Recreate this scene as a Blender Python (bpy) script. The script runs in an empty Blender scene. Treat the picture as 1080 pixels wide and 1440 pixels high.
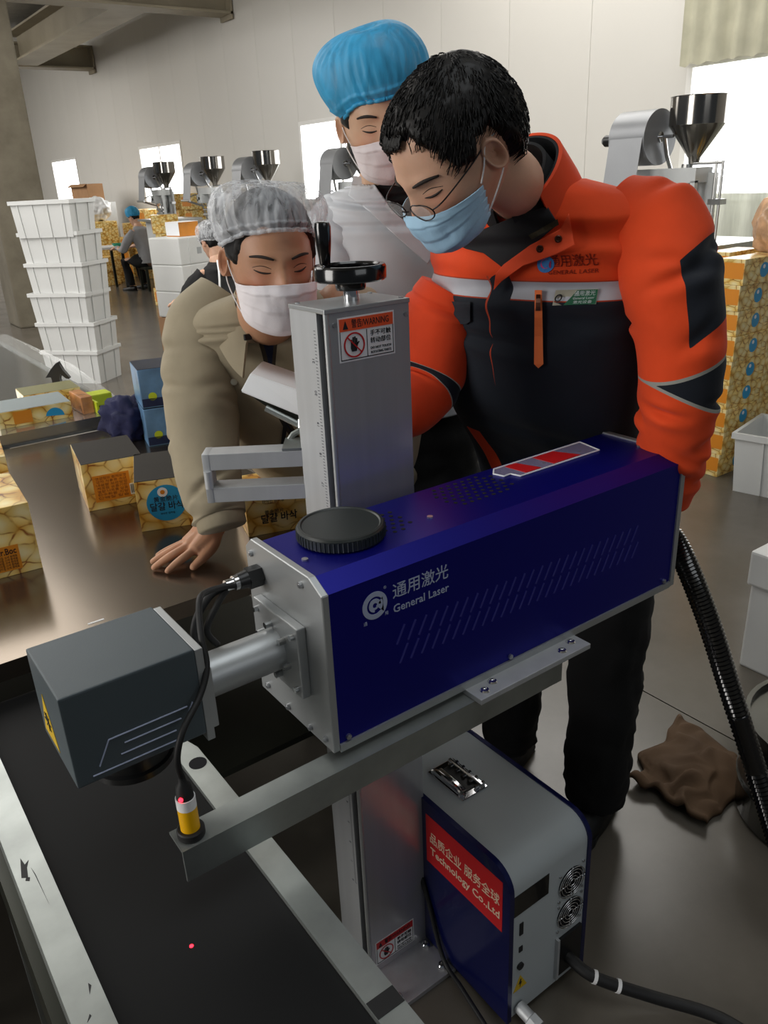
import bpy, bmesh, math, random
from mathutils import Vector as V, Matrix, noise
from mathutils.bvhtree import BVHTree
random.seed(7)
SC = bpy.context.scene
COL = SC.collection
pi = math.pi

# ---------------------------------------------------------------- camera
# world: +X along the laser body, +Y along the conveyor (away), Z up, metres
PITCH, ROLL, YAW, FPX = .39485, .045878, .61579, 1126.4
CAM = V((0, 0, 1.55))
_f = V((math.sin(YAW)*math.cos(PITCH), math.cos(YAW)*math.cos(PITCH), -math.sin(PITCH)))
_r = V((math.cos(YAW), -math.sin(YAW), 0)); _d = _f.cross(_r)
_c, _s = math.cos(ROLL), math.sin(ROLL)
AX_R, AX_D, AX_F = _c*_r+_s*_d, -_s*_r+_c*_d, _f
def at(px, py, depth):
    """room point seen at that place of the photo, at a known distance (metres)"""
    return CAM + (AX_R*((px-540)/FPX) + AX_D*((py-720)/FPX) + AX_F)*depth
cd = bpy.data.cameras.new('camera'); cam = bpy.data.objects.new('camera', cd); COL.objects.link(cam)
cd.sensor_fit = 'VERTICAL'; cd.sensor_height = 36; cd.sensor_width = 27; cd.lens = FPX/1440*36
cd.clip_start = .02; cd.clip_end = 200
m = Matrix((AX_R, -AX_D, -AX_F)).transposed().to_4x4(); m.translation = CAM
cam.matrix_world = m
SC.camera = cam

# ---------------------------------------------------------------- light
SC.view_settings.view_transform = 'Standard'; SC.view_settings.look = 'None'
SC.view_settings.gamma = 1; SC.view_settings.use_curve_mapping = False
SC.view_settings.exposure = 0.0
w = bpy.data.worlds.new('world'); SC.world = w; w.use_nodes = True
w.node_tree.nodes['Background'].inputs[0].default_value = (.80, .90, 1, 1)
w.node_tree.nodes['Background'].inputs[1].default_value = .075
def area(name, loc, aim, sx, sy, power, col=(1, 1, 1)):
    l = bpy.data.lights.new(name, 'AREA'); l.shape = 'RECTANGLE'; l.size = sx; l.size_y = sy; l.energy = power; l.color = col
    o = bpy.data.objects.new(name, l); COL.objects.link(o); o.location = loc
    o.rotation_euler = (V(aim)-V(loc)).to_track_quat('-Z', 'Y').to_euler(); return o
area('overhead_fill', (4.3, 4.2, 4.35), (4.0, 4.0, 0), 3, 6, 240, (1, .97, .92))  # added overhead fill to brighten the right part of the wall
area('overhead_fill', (1.5, 7.5, 4.35), (2.5, 7.5, 0), 6, 9, 600, (1, .97, .93))  # added overhead fill for the back wall; the ceiling has no opening
area('overhead_fill', (1.5, 17.5, 4.35), (3.0, 17.5, 0), 6, 9, 1000, (1, .97, .93))  # added fill for the far wall, hung under the closed ceiling
area('overhead_fill', (.9, .6, 4.35), (1.0, .9, 0), 2.5, 2.5, 44, (.92, .97, 1))  # weak fill added from above for the bracket and cabinet top
area('front_fill', (.8, -4.6, 3.3), (.8, 1.2, 1.5), 3.5, 1.6, 26, (.95, .98, 1))  # fill added behind the camera to lift the column front; no window there
area('left_fill', (-5.8, 2.6, 2.6), (1, 1.6, 1.5), 3.2, 3.2, 290, (1, .97, .93))  # fill added at the unseen left side of the hall; no doorway there
WIN_E = 5.0

# ---------------------------------------------------------------- materials
def lin(c):
    c /= 255
    return c/12.92 if c <= .04045 else ((c+.055)/1.055)**2.4
def rgb(h):
    if isinstance(h, str): h = [int(h[i:i+2], 16) for i in (0, 2, 4)]
    return (lin(h[0]), lin(h[1]), lin(h[2]), 1)
def nodes(name):
    m = bpy.data.materials.new(name); m.use_nodes = True
    nt = m.node_tree; return m, nt, nt.nodes['Principled BSDF']
def N(nt, t, **kw):
    n = nt.nodes.new(t)
    for k, v in kw.items():
        if k in n.inputs: n.inputs[k].default_value = v
        else: setattr(n, k, v)
    return n
def ramp(nt, fac, stops):
    r = N(nt, 'ShaderNodeValToRGB'); e = r.color_ramp.elements
    e[0].position, e[0].color = stops[0]; e[1].position, e[1].color = stops[-1]
    for p, c in stops[1:-1]:
        q = e.new(p); q.color = c
    nt.links.new(fac, r.inputs[0]); return r.outputs[0]
def mat(name, col, rough=.5, metal=0, var=.12, scale=6, bump=0, bscale=80, coat=0, alpha=1, emit=0, spec=.5, stretch=None, trans=0):
    m, nt, b = nodes(name); L = nt.links.new
    c = rgb(col)
    tc = N(nt, 'ShaderNodeTexCoord'); src = tc.outputs['Object']
    if stretch:
        mp = N(nt, 'ShaderNodeMapping'); mp.inputs['Scale'].default_value = stretch; L(src, mp.inputs[0]); src = mp.outputs[0]
    if var:
        n = N(nt, 'ShaderNodeTexNoise', Scale=scale, Detail=5.0); L(src, n.inputs['Vector'])
        lo = tuple(x*(1-var) for x in c[:3])+(1,); hi = tuple(min(1, x*(1+var)) for x in c[:3])+(1,)
        L(ramp(nt, n.outputs[0], [(.3, lo), (.7, hi)]), b.inputs['Base Color'])
    else: b.inputs['Base Color'].default_value = c
    b.inputs['Roughness'].default_value = rough; b.inputs['Metallic'].default_value = metal
    b.inputs['Coat Weight'].default_value = coat; b.inputs['Alpha'].default_value = alpha
    b.inputs['Specular IOR Level'].default_value = spec; b.inputs['Transmission Weight'].default_value = trans
    if emit:
        b.inputs['Emission Color'].default_value = c; b.inputs['Emission Strength'].default_value = emit
    if bump:
        n2 = N(nt, 'ShaderNodeTexNoise', Scale=bscale, Detail=4.0); L(src, n2.inputs['Vector'])
        bp = N(nt, 'ShaderNodeBump', Strength=bump, Distance=.002); L(n2.outputs[0], bp.inputs['Height']); L(bp.outputs[0], b.inputs['Normal'])
    return m
def food_mat():
    m, nt, b = nodes('printed_potatoes'); L = nt.links.new
    tc = N(nt, 'ShaderNodeTexCoord')
    mp = N(nt, 'ShaderNodeMapping'); mp.inputs['Scale'].default_value = (1, 1, 1.25); L(tc.outputs['Object'], mp.inputs[0])
    nz = N(nt, 'ShaderNodeTexNoise', Scale=14.0); L(mp.outputs[0], nz.inputs['Vector'])
    mx = N(nt, 'ShaderNodeMix', data_type='VECTOR'); mx.inputs[0].default_value = .035
    L(mp.outputs[0], mx.inputs[4]); L(nz.outputs['Color'], mx.inputs[5])
    v = N(nt, 'ShaderNodeTexVoronoi', Scale=23.0, feature='DISTANCE_TO_EDGE'); L(mx.outputs[1], v.inputs['Vector'])
    v2 = N(nt, 'ShaderNodeTexVoronoi', Scale=23.0); L(mx.outputs[1], v2.inputs['Vector'])
    c0 = ramp(nt, v2.outputs['Distance'], [(.15, rgb('f7e6b0')), (.5, rgb('edcf83')), (.78, rgb('cf9d48'))])
    e = ramp(nt, v.outputs['Distance'], [(0, (1, 1, 1, 1)), (.02, (.75, .75, .75, 1)), (.06, (0, 0, 0, 1))])
    nm = N(nt, 'ShaderNodeTexNoise', Scale=30.0); L(tc.outputs['Object'], nm.inputs['Vector'])
    k = N(nt, 'ShaderNodeMath', operation='MULTIPLY'); L(e, k.inputs[0]); L(ramp(nt, nm.outputs[0], [(.42, (.1, .1, .1, 1)), (.6, (1, 1, 1, 1))]), k.inputs[1])
    mc = N(nt, 'ShaderNodeMix', data_type='RGBA'); L(k.outputs[0], mc.inputs[0]); L(c0, mc.inputs[6]); mc.inputs[7].default_value = rgb('84420f'); c1 = mc.outputs[2]
    hs = N(nt, 'ShaderNodeHueSaturation', Saturation=1.05); L(c1, hs.inputs['Color'])
    mr = N(nt, 'ShaderNodeMapRange'); mr.inputs['To Min'].default_value = .75; mr.inputs['To Max'].default_value = 1.12
    L(v2.outputs['Color'], mr.inputs[0]); L(mr.outputs[0], hs.inputs['Value'])
    L(hs.outputs[0], b.inputs['Base Color']); b.inputs['Roughness'].default_value = .3; b.inputs['Coat Weight'].default_value = .2
    return m
def concrete(name, c1, c2, rough, rvar=.1, scale=1.2, spec=.5):
    m, nt, b = nodes(name); L = nt.links.new
    tc = N(nt, 'ShaderNodeTexCoord')
    n = N(nt, 'ShaderNodeTexNoise', Scale=scale, Detail=8.0, Roughness=.65); L(tc.outputs['Object'], n.inputs['Vector'])
    L(ramp(nt, n.outputs[0], [(.3, rgb(c1)), (.7, rgb(c2))]), b.inputs['Base Color'])
    n2 = N(nt, 'ShaderNodeTexNoise', Scale=scale*3, Detail=6.0); L(tc.outputs['Object'], n2.inputs['Vector'])
    mr = N(nt, 'ShaderNodeMapRange'); mr.inputs['To Min'].default_value = rough-rvar; mr.inputs['To Max'].default_value = rough+rvar
    L(n2.outputs[0], mr.inputs[0]); L(mr.outputs[0], b.inputs['Roughness'])
    b.inputs['Specular IOR Level'].default_value = spec
    bp = N(nt, 'ShaderNodeBump', Strength=.02, Distance=.004); L(n2.outputs[0], bp.inputs['Height']); L(bp.outputs[0], b.inputs['Normal'])
    return m
def netting(name, col, lo=.25, hi=.8, scale=28):
    """thin non-woven gauze: part see-through, denser along its creases"""
    m, nt, b = nodes(name); L = nt.links.new
    tc = N(nt, 'ShaderNodeTexCoord')
    mp = N(nt, 'ShaderNodeMapping'); mp.inputs['Scale'].default_value = (1.6, 1.6, .55); L(tc.outputs['Object'], mp.inputs[0])
    n = N(nt, 'ShaderNodeTexNoise', Scale=scale, Detail=4.0, Distortion=1.2); L(mp.outputs[0], n.inputs['Vector'])
    L(ramp(nt, n.outputs[0], [(.35, (lo, lo, lo, 1)), (.62, (hi, hi, hi, 1))]), b.inputs['Alpha'])
    b.inputs['Base Color'].default_value = rgb(col); b.inputs['Roughness'].default_value = .55
    bp = N(nt, 'ShaderNodeBump', Strength=.5, Distance=.004); L(n.outputs[0], bp.inputs['Height']); L(bp.outputs[0], b.inputs['Normal'])
    return m
def zones_mat(name, base, zones, rough=.8, bump=.25):
    """cloth sewn from panels: each zone is a signed-distance attribute on the garment"""
    m, nt, b = nodes(name); L = nt.links.new
    tc = N(nt, 'ShaderNodeTexCoord')
    n = N(nt, 'ShaderNodeTexNoise', Scale=9.0, Detail=5.0); L(tc.outputs['Object'], n.inputs['Vector'])
    cur = None
    def two(h):
        c = rgb(h); return [(.3, tuple(x*.86 for x in c[:3])+(1,)), (.7, tuple(min(1, x*1.1) for x in c[:3])+(1,))]
    cur = ramp(nt, n.outputs[0], two(base))
    for attr, col in zones:
        a = N(nt, 'ShaderNodeAttribute', attribute_name=attr)
        g = N(nt, 'ShaderNodeMath', operation='GREATER_THAN'); g.inputs[1].default_value = 0; L(a.outputs['Fac'], g.inputs[0])
        mx = N(nt, 'ShaderNodeMix', data_type='RGBA'); L(g.outputs[0], mx.inputs[0]); L(cur, mx.inputs[6]); L(ramp(nt, n.outputs[0], two(col)), mx.inputs[7]); cur = mx.outputs[2]
    L(cur, b.inputs['Base Color']); b.inputs['Roughness'].default_value = rough; b.inputs['Sheen Weight'].default_value = .08
    b.inputs['Specular IOR Level'].default_value = .25
    n2 = N(nt, 'ShaderNodeTexNoise', Scale=26.0, Detail=3.0); L(tc.outputs['Object'], n2.inputs['Vector'])
    bp = N(nt, 'ShaderNodeBump', Strength=bump, Distance=.006); L(n2.outputs[0], bp.inputs['Height']); L(bp.outputs[0], b.inputs['Normal'])
    return m
M = dict(
 wall=mat('white_wall_panel', 'd6d3cc', .35, var=.03, scale=.6), frame=mat('window_frame_white', 'e4e2dd', .4, var=.03),
 ceiling=mat('ceiling_grey', '9b988f', .7), beam=mat('painted_steel_beam', '8d8470', .6, var=.15, scale=2),
 pillar=concrete('cast_concrete', '5f5849', '7b7464', .8, scale=2), floor=concrete('polished_concrete', '524d44', '68625a', .24, .08),
 joint=mat('floor_joint', '4a443b', .8),
 day=mat('daylit_pane', 'fbfdff', .2, var=0, emit=WIN_E), curtain=mat('sheer_curtain', 'd9dccf', .8, alpha=.75, stretch=(1, 12, 1), var=.08), valance=mat('valance', 'b9b6a0', .85),
 steel=mat('stainless_tabletop', '82776a', .2, .92, var=.1, scale=2.5, bump=.03, bscale=30), steel2=mat('brushed_steel', 'a9a9a7', .3, .95, var=.06, scale=60, stretch=(1, 1, .03)),
 alu=mat('anodised_aluminium', 'bbbdbf', .5, .45, var=.05, scale=40, stretch=(1, 1, .05)), alu2=mat('matte_aluminium', 'b4b7b8', .42, .7, var=.05, bump=.04, bscale=200),
 colmetal=mat('satin_aluminium', 'c2c2c5', .27, .62, var=.04, scale=60, stretch=(1, 1, .03)),
 galv=mat('galvanised_steel', 'a2a7a4', .38, .8, var=.16, scale=14), chrome=mat('chrome', 'd9dadd', .1, 1, var=0),
 bolt=mat('bolt_steel', 'c9cbcc', .22, 1, var=0), blue=mat('blue_enamel', '0d0f86', .36, .62, var=.04, scale=3), darkhole=mat('dark_hole', '03030c', .9, var=0),
 black=mat('black_plastic', '141516', .35, var=.1), blackgloss=mat('black_bakelite', '0c0c0d', .16, var=.05, coat=.4), rubber=mat('black_rubber', '0d0d0e', .6, var=.15),
 capm=mat('lens_cap_black', '1f2524', .42, var=.08), galvo=mat('grey_powder_coat', '4a5459', .5, .1, var=.05, bump=.06, bscale=400), belt=mat('conveyor_belt', '0a0b0c', .7, spec=.25, var=.2, scale=4, bump=.05),
 white=mat('white_print', 'e9ebee', .5, var=0), offw=mat('pale_blue_print', 'a9b2cc', .5, var=0), cabw=mat('white_powder_coat', 'b4bbbe', .38, var=.04), red=mat('red_print', 'c4171c', .42, var=.03), orangep=mat('orange_print', 'f0592a', .5, var=.02),
 navyp=mat('navy_side_panel', '0b1450', .28, .4, var=.05, coat=.3), yellow=mat('sensor_yellow', 'f0b400', .38, var=.04), warn=mat('warning_yellow', 'd8b21c', .5, var=.04), label=mat('label_white', 'ececec', .45, var=0), ink=mat('black_ink', '17171a', .6, var=0), grayink=mat('grey_ink', '4a4c55', .6, var=0),
 acrylic=mat('clear_acrylic', 'c8c0e0', .12, alpha=.35, var=0), screw=mat('screw', 'b8babd', .3, .9, var=0), led=mat('red_led', 'ff2030', .3, var=0, emit=6),
 food=food_mat(), lid=mat('glossy_dark_lid', '241f18', .6, spec=.2, var=.15, scale=8), circ=mat('label_blue', '1f94c9', .4, var=.03), opan=mat('label_orange', 'd7861c', .45, var=.06), carton=mat('kraft_card', '9a7450', .8, var=.1), obag=mat('orange_film', 'c9812c', .35, var=.25, scale=5),
 crate=mat('white_crate', 'd7d8d6', .42, var=.04, scale=2), wbox=mat('white_card', 'dcdcda', .55, var=.04), skyb=mat('printed_blue_carton', '6288ad', .3, var=.35, scale=12), navyc=mat('navy_rag', '141842', .85, var=.3, bump=.4, bscale=30), lime=mat('lime_tape', 'c0cf2e', .35, var=.06),
 sack=mat('kraft_sack', '5a432d', .85, var=.2, bump=.4, bscale=25), poly=mat('clear_poly_bag', 'c9a07c', .25, var=.35, scale=18, alpha=.9), acr=mat('clear_film_edge_light', 'dfe3e2', .12, alpha=.16, var=0), shelf=mat('dark_shelf', '2a2c24', .35, .5, var=.2),
 roll=mat('film_roll_grey', '8f9194', .4, .35, var=.04), mach=mat('machine_white', 'cfd2d2', .4, var=.05), hop=mat('hopper_steel', '8e8a84', .14, 1, var=.12, scale=14, stretch=(1, 1, .1)),
 green=mat('green_wire', 'b9c832', .5, var=.05), greyp=mat('grey_panel', 'a9acad', .4, .3, var=.04),
)

# ---------------------------------------------------------------- builders
WM = {}
def tag(o, label=None, cat=None, group=None, kind=None):
    for k, v in (('label', label), ('category', cat), ('group', group), ('kind', kind)):
        if v: o[k] = v
    return o
def thing(name, label, cat, loc=(0, 0, 0), rz=0, group=None):
    o = bpy.data.objects.new(name, None); COL.objects.link(o); o.empty_display_size = .05
    o.location = loc; o.rotation_euler = (0, 0, rz)
    WM[o.name] = Matrix.Translation(V(loc)) @ Matrix.Rotation(rz, 4, 'Z')
    return tag(o, label, cat, group)
def mesh_obj(name, me, parent=None):
    o = bpy.data.objects.new(name, me); COL.objects.link(o)
    if parent is not None:
        o.parent = parent; WM[o.name] = WM[parent.name]
    return o
def obj(name, bm, m, parent=None, world=True, smooth=False, loc=None, label=None, kind=None, recalc=True):
    """link a bmesh as ONE object; world=True: the bmesh is in room coordinates"""
    if recalc: bmesh.ops.recalc_face_normals(bm, faces=bm.faces)
    if parent is not None and world: bm.transform(WM[parent.name].inverted())
    if parent is None and loc is not None and world: bm.transform(Matrix.Translation(-V(loc)))
    me = bpy.data.meshes.new(name); bm.to_mesh(me); bm.free()
    for x in (m if isinstance(m, (list, tuple)) else [m]): me.materials.append(x)
    if smooth:
        me.shade_smooth()
        if smooth != True: me.set_sharp_from_angle(angle=math.radians(smooth))
    o = mesh_obj(name, me, parent)
    if parent is None:
        if loc is not None: o.location = loc
        WM[o.name] = Matrix.Translation(V(loc or (0, 0, 0)))
    return tag(o, label, kind=kind)
def B(): return bmesh.new()
def kids(o): return [c for c in bpy.data.objects if c.parent == o]
def dup(root, loc, rz, label=None, group=None, scale=None):
    r = root.copy(); COL.objects.link(r); r.location = loc; r.rotation_euler = (0, 0, rz)
    if scale: r.scale = (scale,)*3
    if label: r['label'] = label
    if group: r['group'] = group
    for ch in KID[root.name]:
        c = ch.copy(); COL.objects.link(c); c.parent = r
        for g in KID.get(ch.name, []):
            d = g.copy(); COL.objects.link(d); d.parent = c
    return r
KID = {}
def remember(root):
    KID[root.name] = kids(root)
    for k in KID[root.name]: KID[k.name] = kids(k)
def box(bm, c, s, R=None, bev=0, mi=0):
    mtx = Matrix.Translation(V(c)) @ (R.to_4x4() if R is not None else Matrix()) @ Matrix.Diagonal((s[0], s[1], s[2], 1))
    r = bmesh.ops.create_cube(bm, size=1, matrix=mtx)
    fs = {f for v in r['verts'] for f in v.link_faces}
    if bev:
        es = {e for v in r['verts'] for e in v.link_edges}
        r2 = bmesh.ops.bevel(bm, geom=list(es), offset=bev, segments=2, affect='EDGES', profile=.6); fs = set(r2['faces']) | {f for f in fs if f.is_valid}
    for f in fs: f.material_index = mi
    return fs
def bb(bm, lo, hi, bev=0, mi=0):
    lo, hi = V(lo), V(hi); return box(bm, (lo+hi)/2, hi-lo, None, bev, mi)
def perp(d):
    d = d.normalized(); a = V((0, 0, 1)) if abs(d.z) < .9 else V((1, 0, 0))
    u = d.cross(a).normalized(); return u, d.cross(u).normalized()
def ringv(bm, c, u, v, r, n): return [bm.verts.new(c + u*(r*math.cos(2*pi*i/n)) + v*(r*math.sin(2*pi*i/n))) for i in range(n)]
def skin(bm, rings, cap=True, mi=0):
    n = len(rings[0])
    for a, b in zip(rings, rings[1:]):
        for i in range(n):
            f = bm.faces.new((a[i], a[(i+1) % n], b[(i+1) % n], b[i])); f.material_index = mi
    if cap:
        for q in (rings[0][::-1], rings[-1]):
            f = bm.faces.new(q); f.material_index = mi
def cyl(bm, p0, p1, r0, r1=None, n=20, cap=True, mi=0):
    p0, p1 = V(p0), V(p1); u, v = perp(p1-p0); r1 = r0 if r1 is None else r1
    skin(bm, [ringv(bm, p0, u, v, r0, n), ringv(bm, p1, u, v, r1, n)], cap, mi)
def lathe(bm, prof, o=(0, 0, 0), ax=(0, 0, 1), n=28, cap=True, mi=0):
    """prof: (radius, height) pairs along the axis"""
    o, ax = V(o), V(ax).normalized(); u, v = perp(ax)
    skin(bm, [ringv(bm, o+ax*h, u, v, max(r, 1e-5), n) for r, h in prof], cap, mi)
def spline(pts, k=6):
    pts = [V(p) for p in pts]; out = []
    for i in range(len(pts)-1):
        a = pts[max(i-1, 0)]; b = pts[i]; c = pts[i+1]; d = pts[min(i+2, len(pts)-1)]
        for j in range(k):
            t = j/k; out.append(.5*((2*b)+(c-a)*t+(2*a-5*b+4*c-d)*t*t+(3*b-a-3*c+d)*t**3))
    out.append(pts[-1]); return out
def tube(bm, pts, r, n=10, smooth=0, mi=0):
    if smooth:
        rr = r
        if isinstance(r, (list, tuple)): rr = [x[0] for x in spline([V((x, 0, 0)) for x in r], smooth)]
        pts, r = spline(pts, smooth), rr
    pts = [V(p) for p in pts]; rings = []; u = None
    for i, p in enumerate(pts):
        d = (pts[min(i+1, len(pts)-1)]-pts[max(i-1, 0)]).normalized()
        if u is None: u, v = perp(d)
        else:
            u = (u-d*u.dot(d)).normalized(); v = d.cross(u)
        rings.append(ringv(bm, p, u, v, r[i] if isinstance(r, (list, tuple)) else r, n))
    skin(bm, rings, True, mi)
def prism(bm, poly, off, mi=0):
    off = V(off); a = [bm.verts.new(V(p)) for p in poly]; b = [bm.verts.new(V(p)+off) for p in poly]; n = len(a)
    for f in [bm.faces.new(a[::-1]), bm.faces.new(b)]+[bm.faces.new((a[i], a[(i+1) % n], b[(i+1) % n], b[i])) for i in range(n)]: f.material_index = mi
def frame_m(o, ux, uy):
    ux, uy = V(ux).normalized(), V(uy).normalized(); n = ux.cross(uy).normalized(); uy = n.cross(ux)
    mm = Matrix((ux, uy, n)).transposed().to_4x4(); mm.translation = V(o); return mm
def text_bm(s, h, mtx, depth=.0004, align='CENTER', fit=None, bold=0, bm=None):
    c = bpy.data.curves.new('lettering', 'FONT'); c.body = s; c.size = h; c.align_x = align; c.align_y = 'CENTER'; c.extrude = depth; c.offset = bold*h; c.resolution_u = 2
    o = bpy.data.objects.new('lettering', c); COL.objects.link(o)
    dg = bpy.context.evaluated_depsgraph_get(); me = bpy.data.meshes.new_from_object(o.evaluated_get(dg))
    bpy.data.objects.remove(o); bpy.data.curves.remove(c)
    b2 = bmesh.new(); b2.from_mesh(me); bpy.data.meshes.remove(me)
    if fit:
        xs = [v.co.x for v in b2.verts]; wdt = max(xs)-min(xs)
        b2.transform(Matrix.Diagonal((fit/wdt, 1, 1, 1)))
    b2.transform(mtx)
    if bm is None: return b2
    me = bpy.data.meshes.new('t'); b2.to_mesh(me); b2.free(); bm.from_mesh(me); bpy.data.meshes.remove(me); return bm
def disc(bm, mtx, r0, r1, a0=0, a1=2*pi, n=32, th=.0006, z0=0, mi=0):
    """flat ring or disc (r0 inner) lying in mtx's xy plane"""
    full = abs(a1-a0-2*pi) < 1e-6
    def P(r, a, z): return mtx @ V((r*math.cos(a), r*math.sin(a), z))
    if r0 <= 0:
        prism(bm, [P(r1, a0+(a1-a0)*i/n, z0) for i in range(n)], mtx.to_3x3() @ V((0, 0, th)), mi); return
    for i in range(n):
        a, b = a0+(a1-a0)*i/n, a0+(a1-a0)*(i+1)/n
        prism(bm, [P(r0, a, z0), P(r1, a, z0), P(r1, b, z0), P(r0, b, z0)], mtx.to_3x3() @ V((0, 0, th)), mi)
def rect(bm, mtx, x0, y0, x1, y1, th=.0006, z0=0, mi=0):
    prism(bm, [mtx @ V((x, y, z0)) for x, y in ((x0, y0), (x1, y0), (x1, y1), (x0, y1))], mtx.to_3x3() @ V((0, 0, th)), mi)
def poly(bm, mtx, pts, th=.0006, z0=0, mi=0):
    prism(bm, [mtx @ V((x, y, z0)) for x, y in pts], mtx.to_3x3() @ V((0, 0, th)), mi)

# ---------------------------------------------------------------- the hall
WX = 6.0; ZC = 4.4; PW = 5.8/6
b = B(); bb(b, (-7, -5, -.08), (6.2, 25, -.012)); floor = obj('floor', b, M['joint'], kind='structure')
slab = None
for i in range(4):
    for j in range(10):
        x, y = -2.81+2.35*i, -2.9+2.6*j
        if slab is None:
            b = B(); bb(b, (0, 0, -.03), (2.345, 2.597, 0)); slab = obj('slab', b, M['floor'], floor, world=False); o = slab
        else:
            o = slab.copy(); COL.objects.link(o)
        o.location = (x, y, 0)
b = B(); bb(b, (WX+.06, -3, -.05), (WX+.12, 25, ZC)); wall = obj('wall_back', b, M['wall'], kind='structure')
# window openings in the back wall, one per bay: two panels wide
wins = [(2.27+5.8*k, 2.27+5.8*k+2*PW) for k in range(4)]
wall.data.clear_geometry(); b = B(); bb(b, (WX+.07, -3, -.05), (WX+.12, 25, 1.28)); bb(b, (WX+.07, -3, 2.27), (WX+.12, 25, ZC))
ys = [-3]+[y for w_ in wins for y in w_]+[25]
for k in range(0, len(ys), 2): bb(b, (WX+.07, ys[k], 1.2), (WX+.12, ys[k+1], 2.4))
b.to_mesh(wall.data); b.free()
pm = {}
for i in range(-5, 23):
    y0 = 2.27+PW*i
    is_win = any(abs(y0-a) < .01 or abs(y0-(a+PW)) < .01 for a, _ in wins)
    for z0, z1 in (((0, 1.28), (2.27, ZC)) if is_win else ((0, ZC),)):
        if (z0, z1) not in pm:
            b = B(); bb(b, (0, .0015, z0), (.07, PW-.0015, z1), bev=.002); pm[(z0, z1)] = obj('panel', b, M['wall'], wall, world=False); o = pm[(z0, z1)]
        else:
            o = pm[(z0, z1)].copy(); COL.objects.link(o)
        o.location = (WX, y0, 0)
for k, (a, c) in enumerate(wins):
    b = B(); t = .05
    bb(b, (WX-.01, a, 1.28), (WX+.07, c, 1.28+t)); bb(b, (WX-.01, a, 2.27-t), (WX+.07, c, 2.27))
    bb(b, (WX-.01, a, 1.28+t), (WX+.07, a+t, 2.27-t)); bb(b, (WX-.01, c-t, 1.28+t), (WX+.07, c, 2.27-t))
    bb(b, (WX, (a+c)/2-.025, 1.28+t), (WX+.06, (a+c)/2+.025, 2.27-t))
    wf = obj('window_%d' % (k+1), b, M['frame'], kind='structure')
    for y0, y1 in ((a+t, (a+c)/2-.025), ((a+c)/2+.025, c-t)):
        b = B(); bb(b, (WX+.03, y0, 1.28+t), (WX+.036, y1, 2.27-t)); obj('pane', b, M['day'], wf)
b = B(); bb(b, (-7, 24.6, 0), (6.2, 24.8, ZC)); obj('wall_far', b, M['wall'], kind='structure')
b = B(); bb(b, (-7, -5, ZC), (6.2, 25, ZC+.1)); obj('ceiling', b, M['ceiling'], kind='structure')
b = B(); bb(b, (2.28, 10.9, 0), (2.86, 11.5, 3.72), bev=.02); obj('pillar', b, M['pillar'], kind='structure')
def beam(name, lo, hi, axis):
    """rolled steel I-section between two corners"""
    b = B(); lo, hi = V(lo), V(hi); t = .03
    bb(b, lo, (hi.x, hi.y, lo.z+t)); bb(b, (lo.x, lo.y, hi.z-t), hi)
    if axis == 'x':
        c = (lo.y+hi.y)/2; bb(b, (lo.x, c-.03, lo.z+t), (hi.x, c+.03, hi.z-t))
        bb(b, (hi.x-.03, lo.y, lo.z-.06), (hi.x, hi.y, hi.z))
    else:
        c = (lo.x+hi.x)/2; bb(b, (c-.03, lo.y, lo.z+t), (c+.03, hi.y, hi.z-t))
    return obj(name, b, M['beam'], kind='structure')
beam('beam_1', (-2, 11.5, 3.72), (5.98, 11.85, 4.12), 'x')
beam('beam_2', (-2, 17.4, 3.72), (5.98, 17.75, 4.12), 'x')
beam('beam_3', (4.4, 11.85, 3.74), (4.9, 17.4, 4.22), 'y')
# valance and sheer curtain at the nearest window
b = B(); n = 60; top, bot = [], []
for i in range(n+1):
    y = 2.1+2.12*i/n; x = WX-.10-.025*math.sin(i*1.25); zb = 2.22+.02*abs(math.sin(i*.8))
    top.append(b.verts.new((x, y, 3.3))); bot.append(b.verts.new((x-.015*math.cos(i*.7), y, zb)))
for i in range(n): b.faces.new((top[i], top[i+1], bot[i+1], bot[i]))
o = obj('valance_curtain', b, M['valance'], loc=(WX-.1, 3.2, 2.2), smooth=True); tag(o, 'beige gathered valance hanging above the window on the right', 'curtain')
b = B(); n = 90; top, bot = [], []
for i in range(n+1):
    y = 1.5+2.72*i/n; x = WX-.16-.03*math.sin(i*.9)
    top.append(b.verts.new((x, y, 1.45))); bot.append(b.verts.new((x-.012*math.cos(i*.5), y, .35)))
for i in range(n): b.faces.new((top[i], top[i+1], bot[i+1], bot[i]))
o = obj('cafe_curtain', b, M['curtain'], loc=(WX-.16, 2.9, .4), smooth=True); tag(o, 'pale pleated half curtain across the bottom of the right window', 'curtain')

# ---------------------------------------------------------------- laser marking head
T = thing('laser_marker', 'blue enamelled laser marking machine with grey scan head at its end', 'laser marker', (.79, .85, .855))
prof = [(.745, .862), (.745, 1.085), (.773, 1.10), (.912, 1.10), (.94, 1.085), (.94, .862)]
b = B(); prism(b, [(.438, y, z) for y, z in prof], (.707, 0, 0)); hous = obj('housing', b, M['blue'], T)
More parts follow.
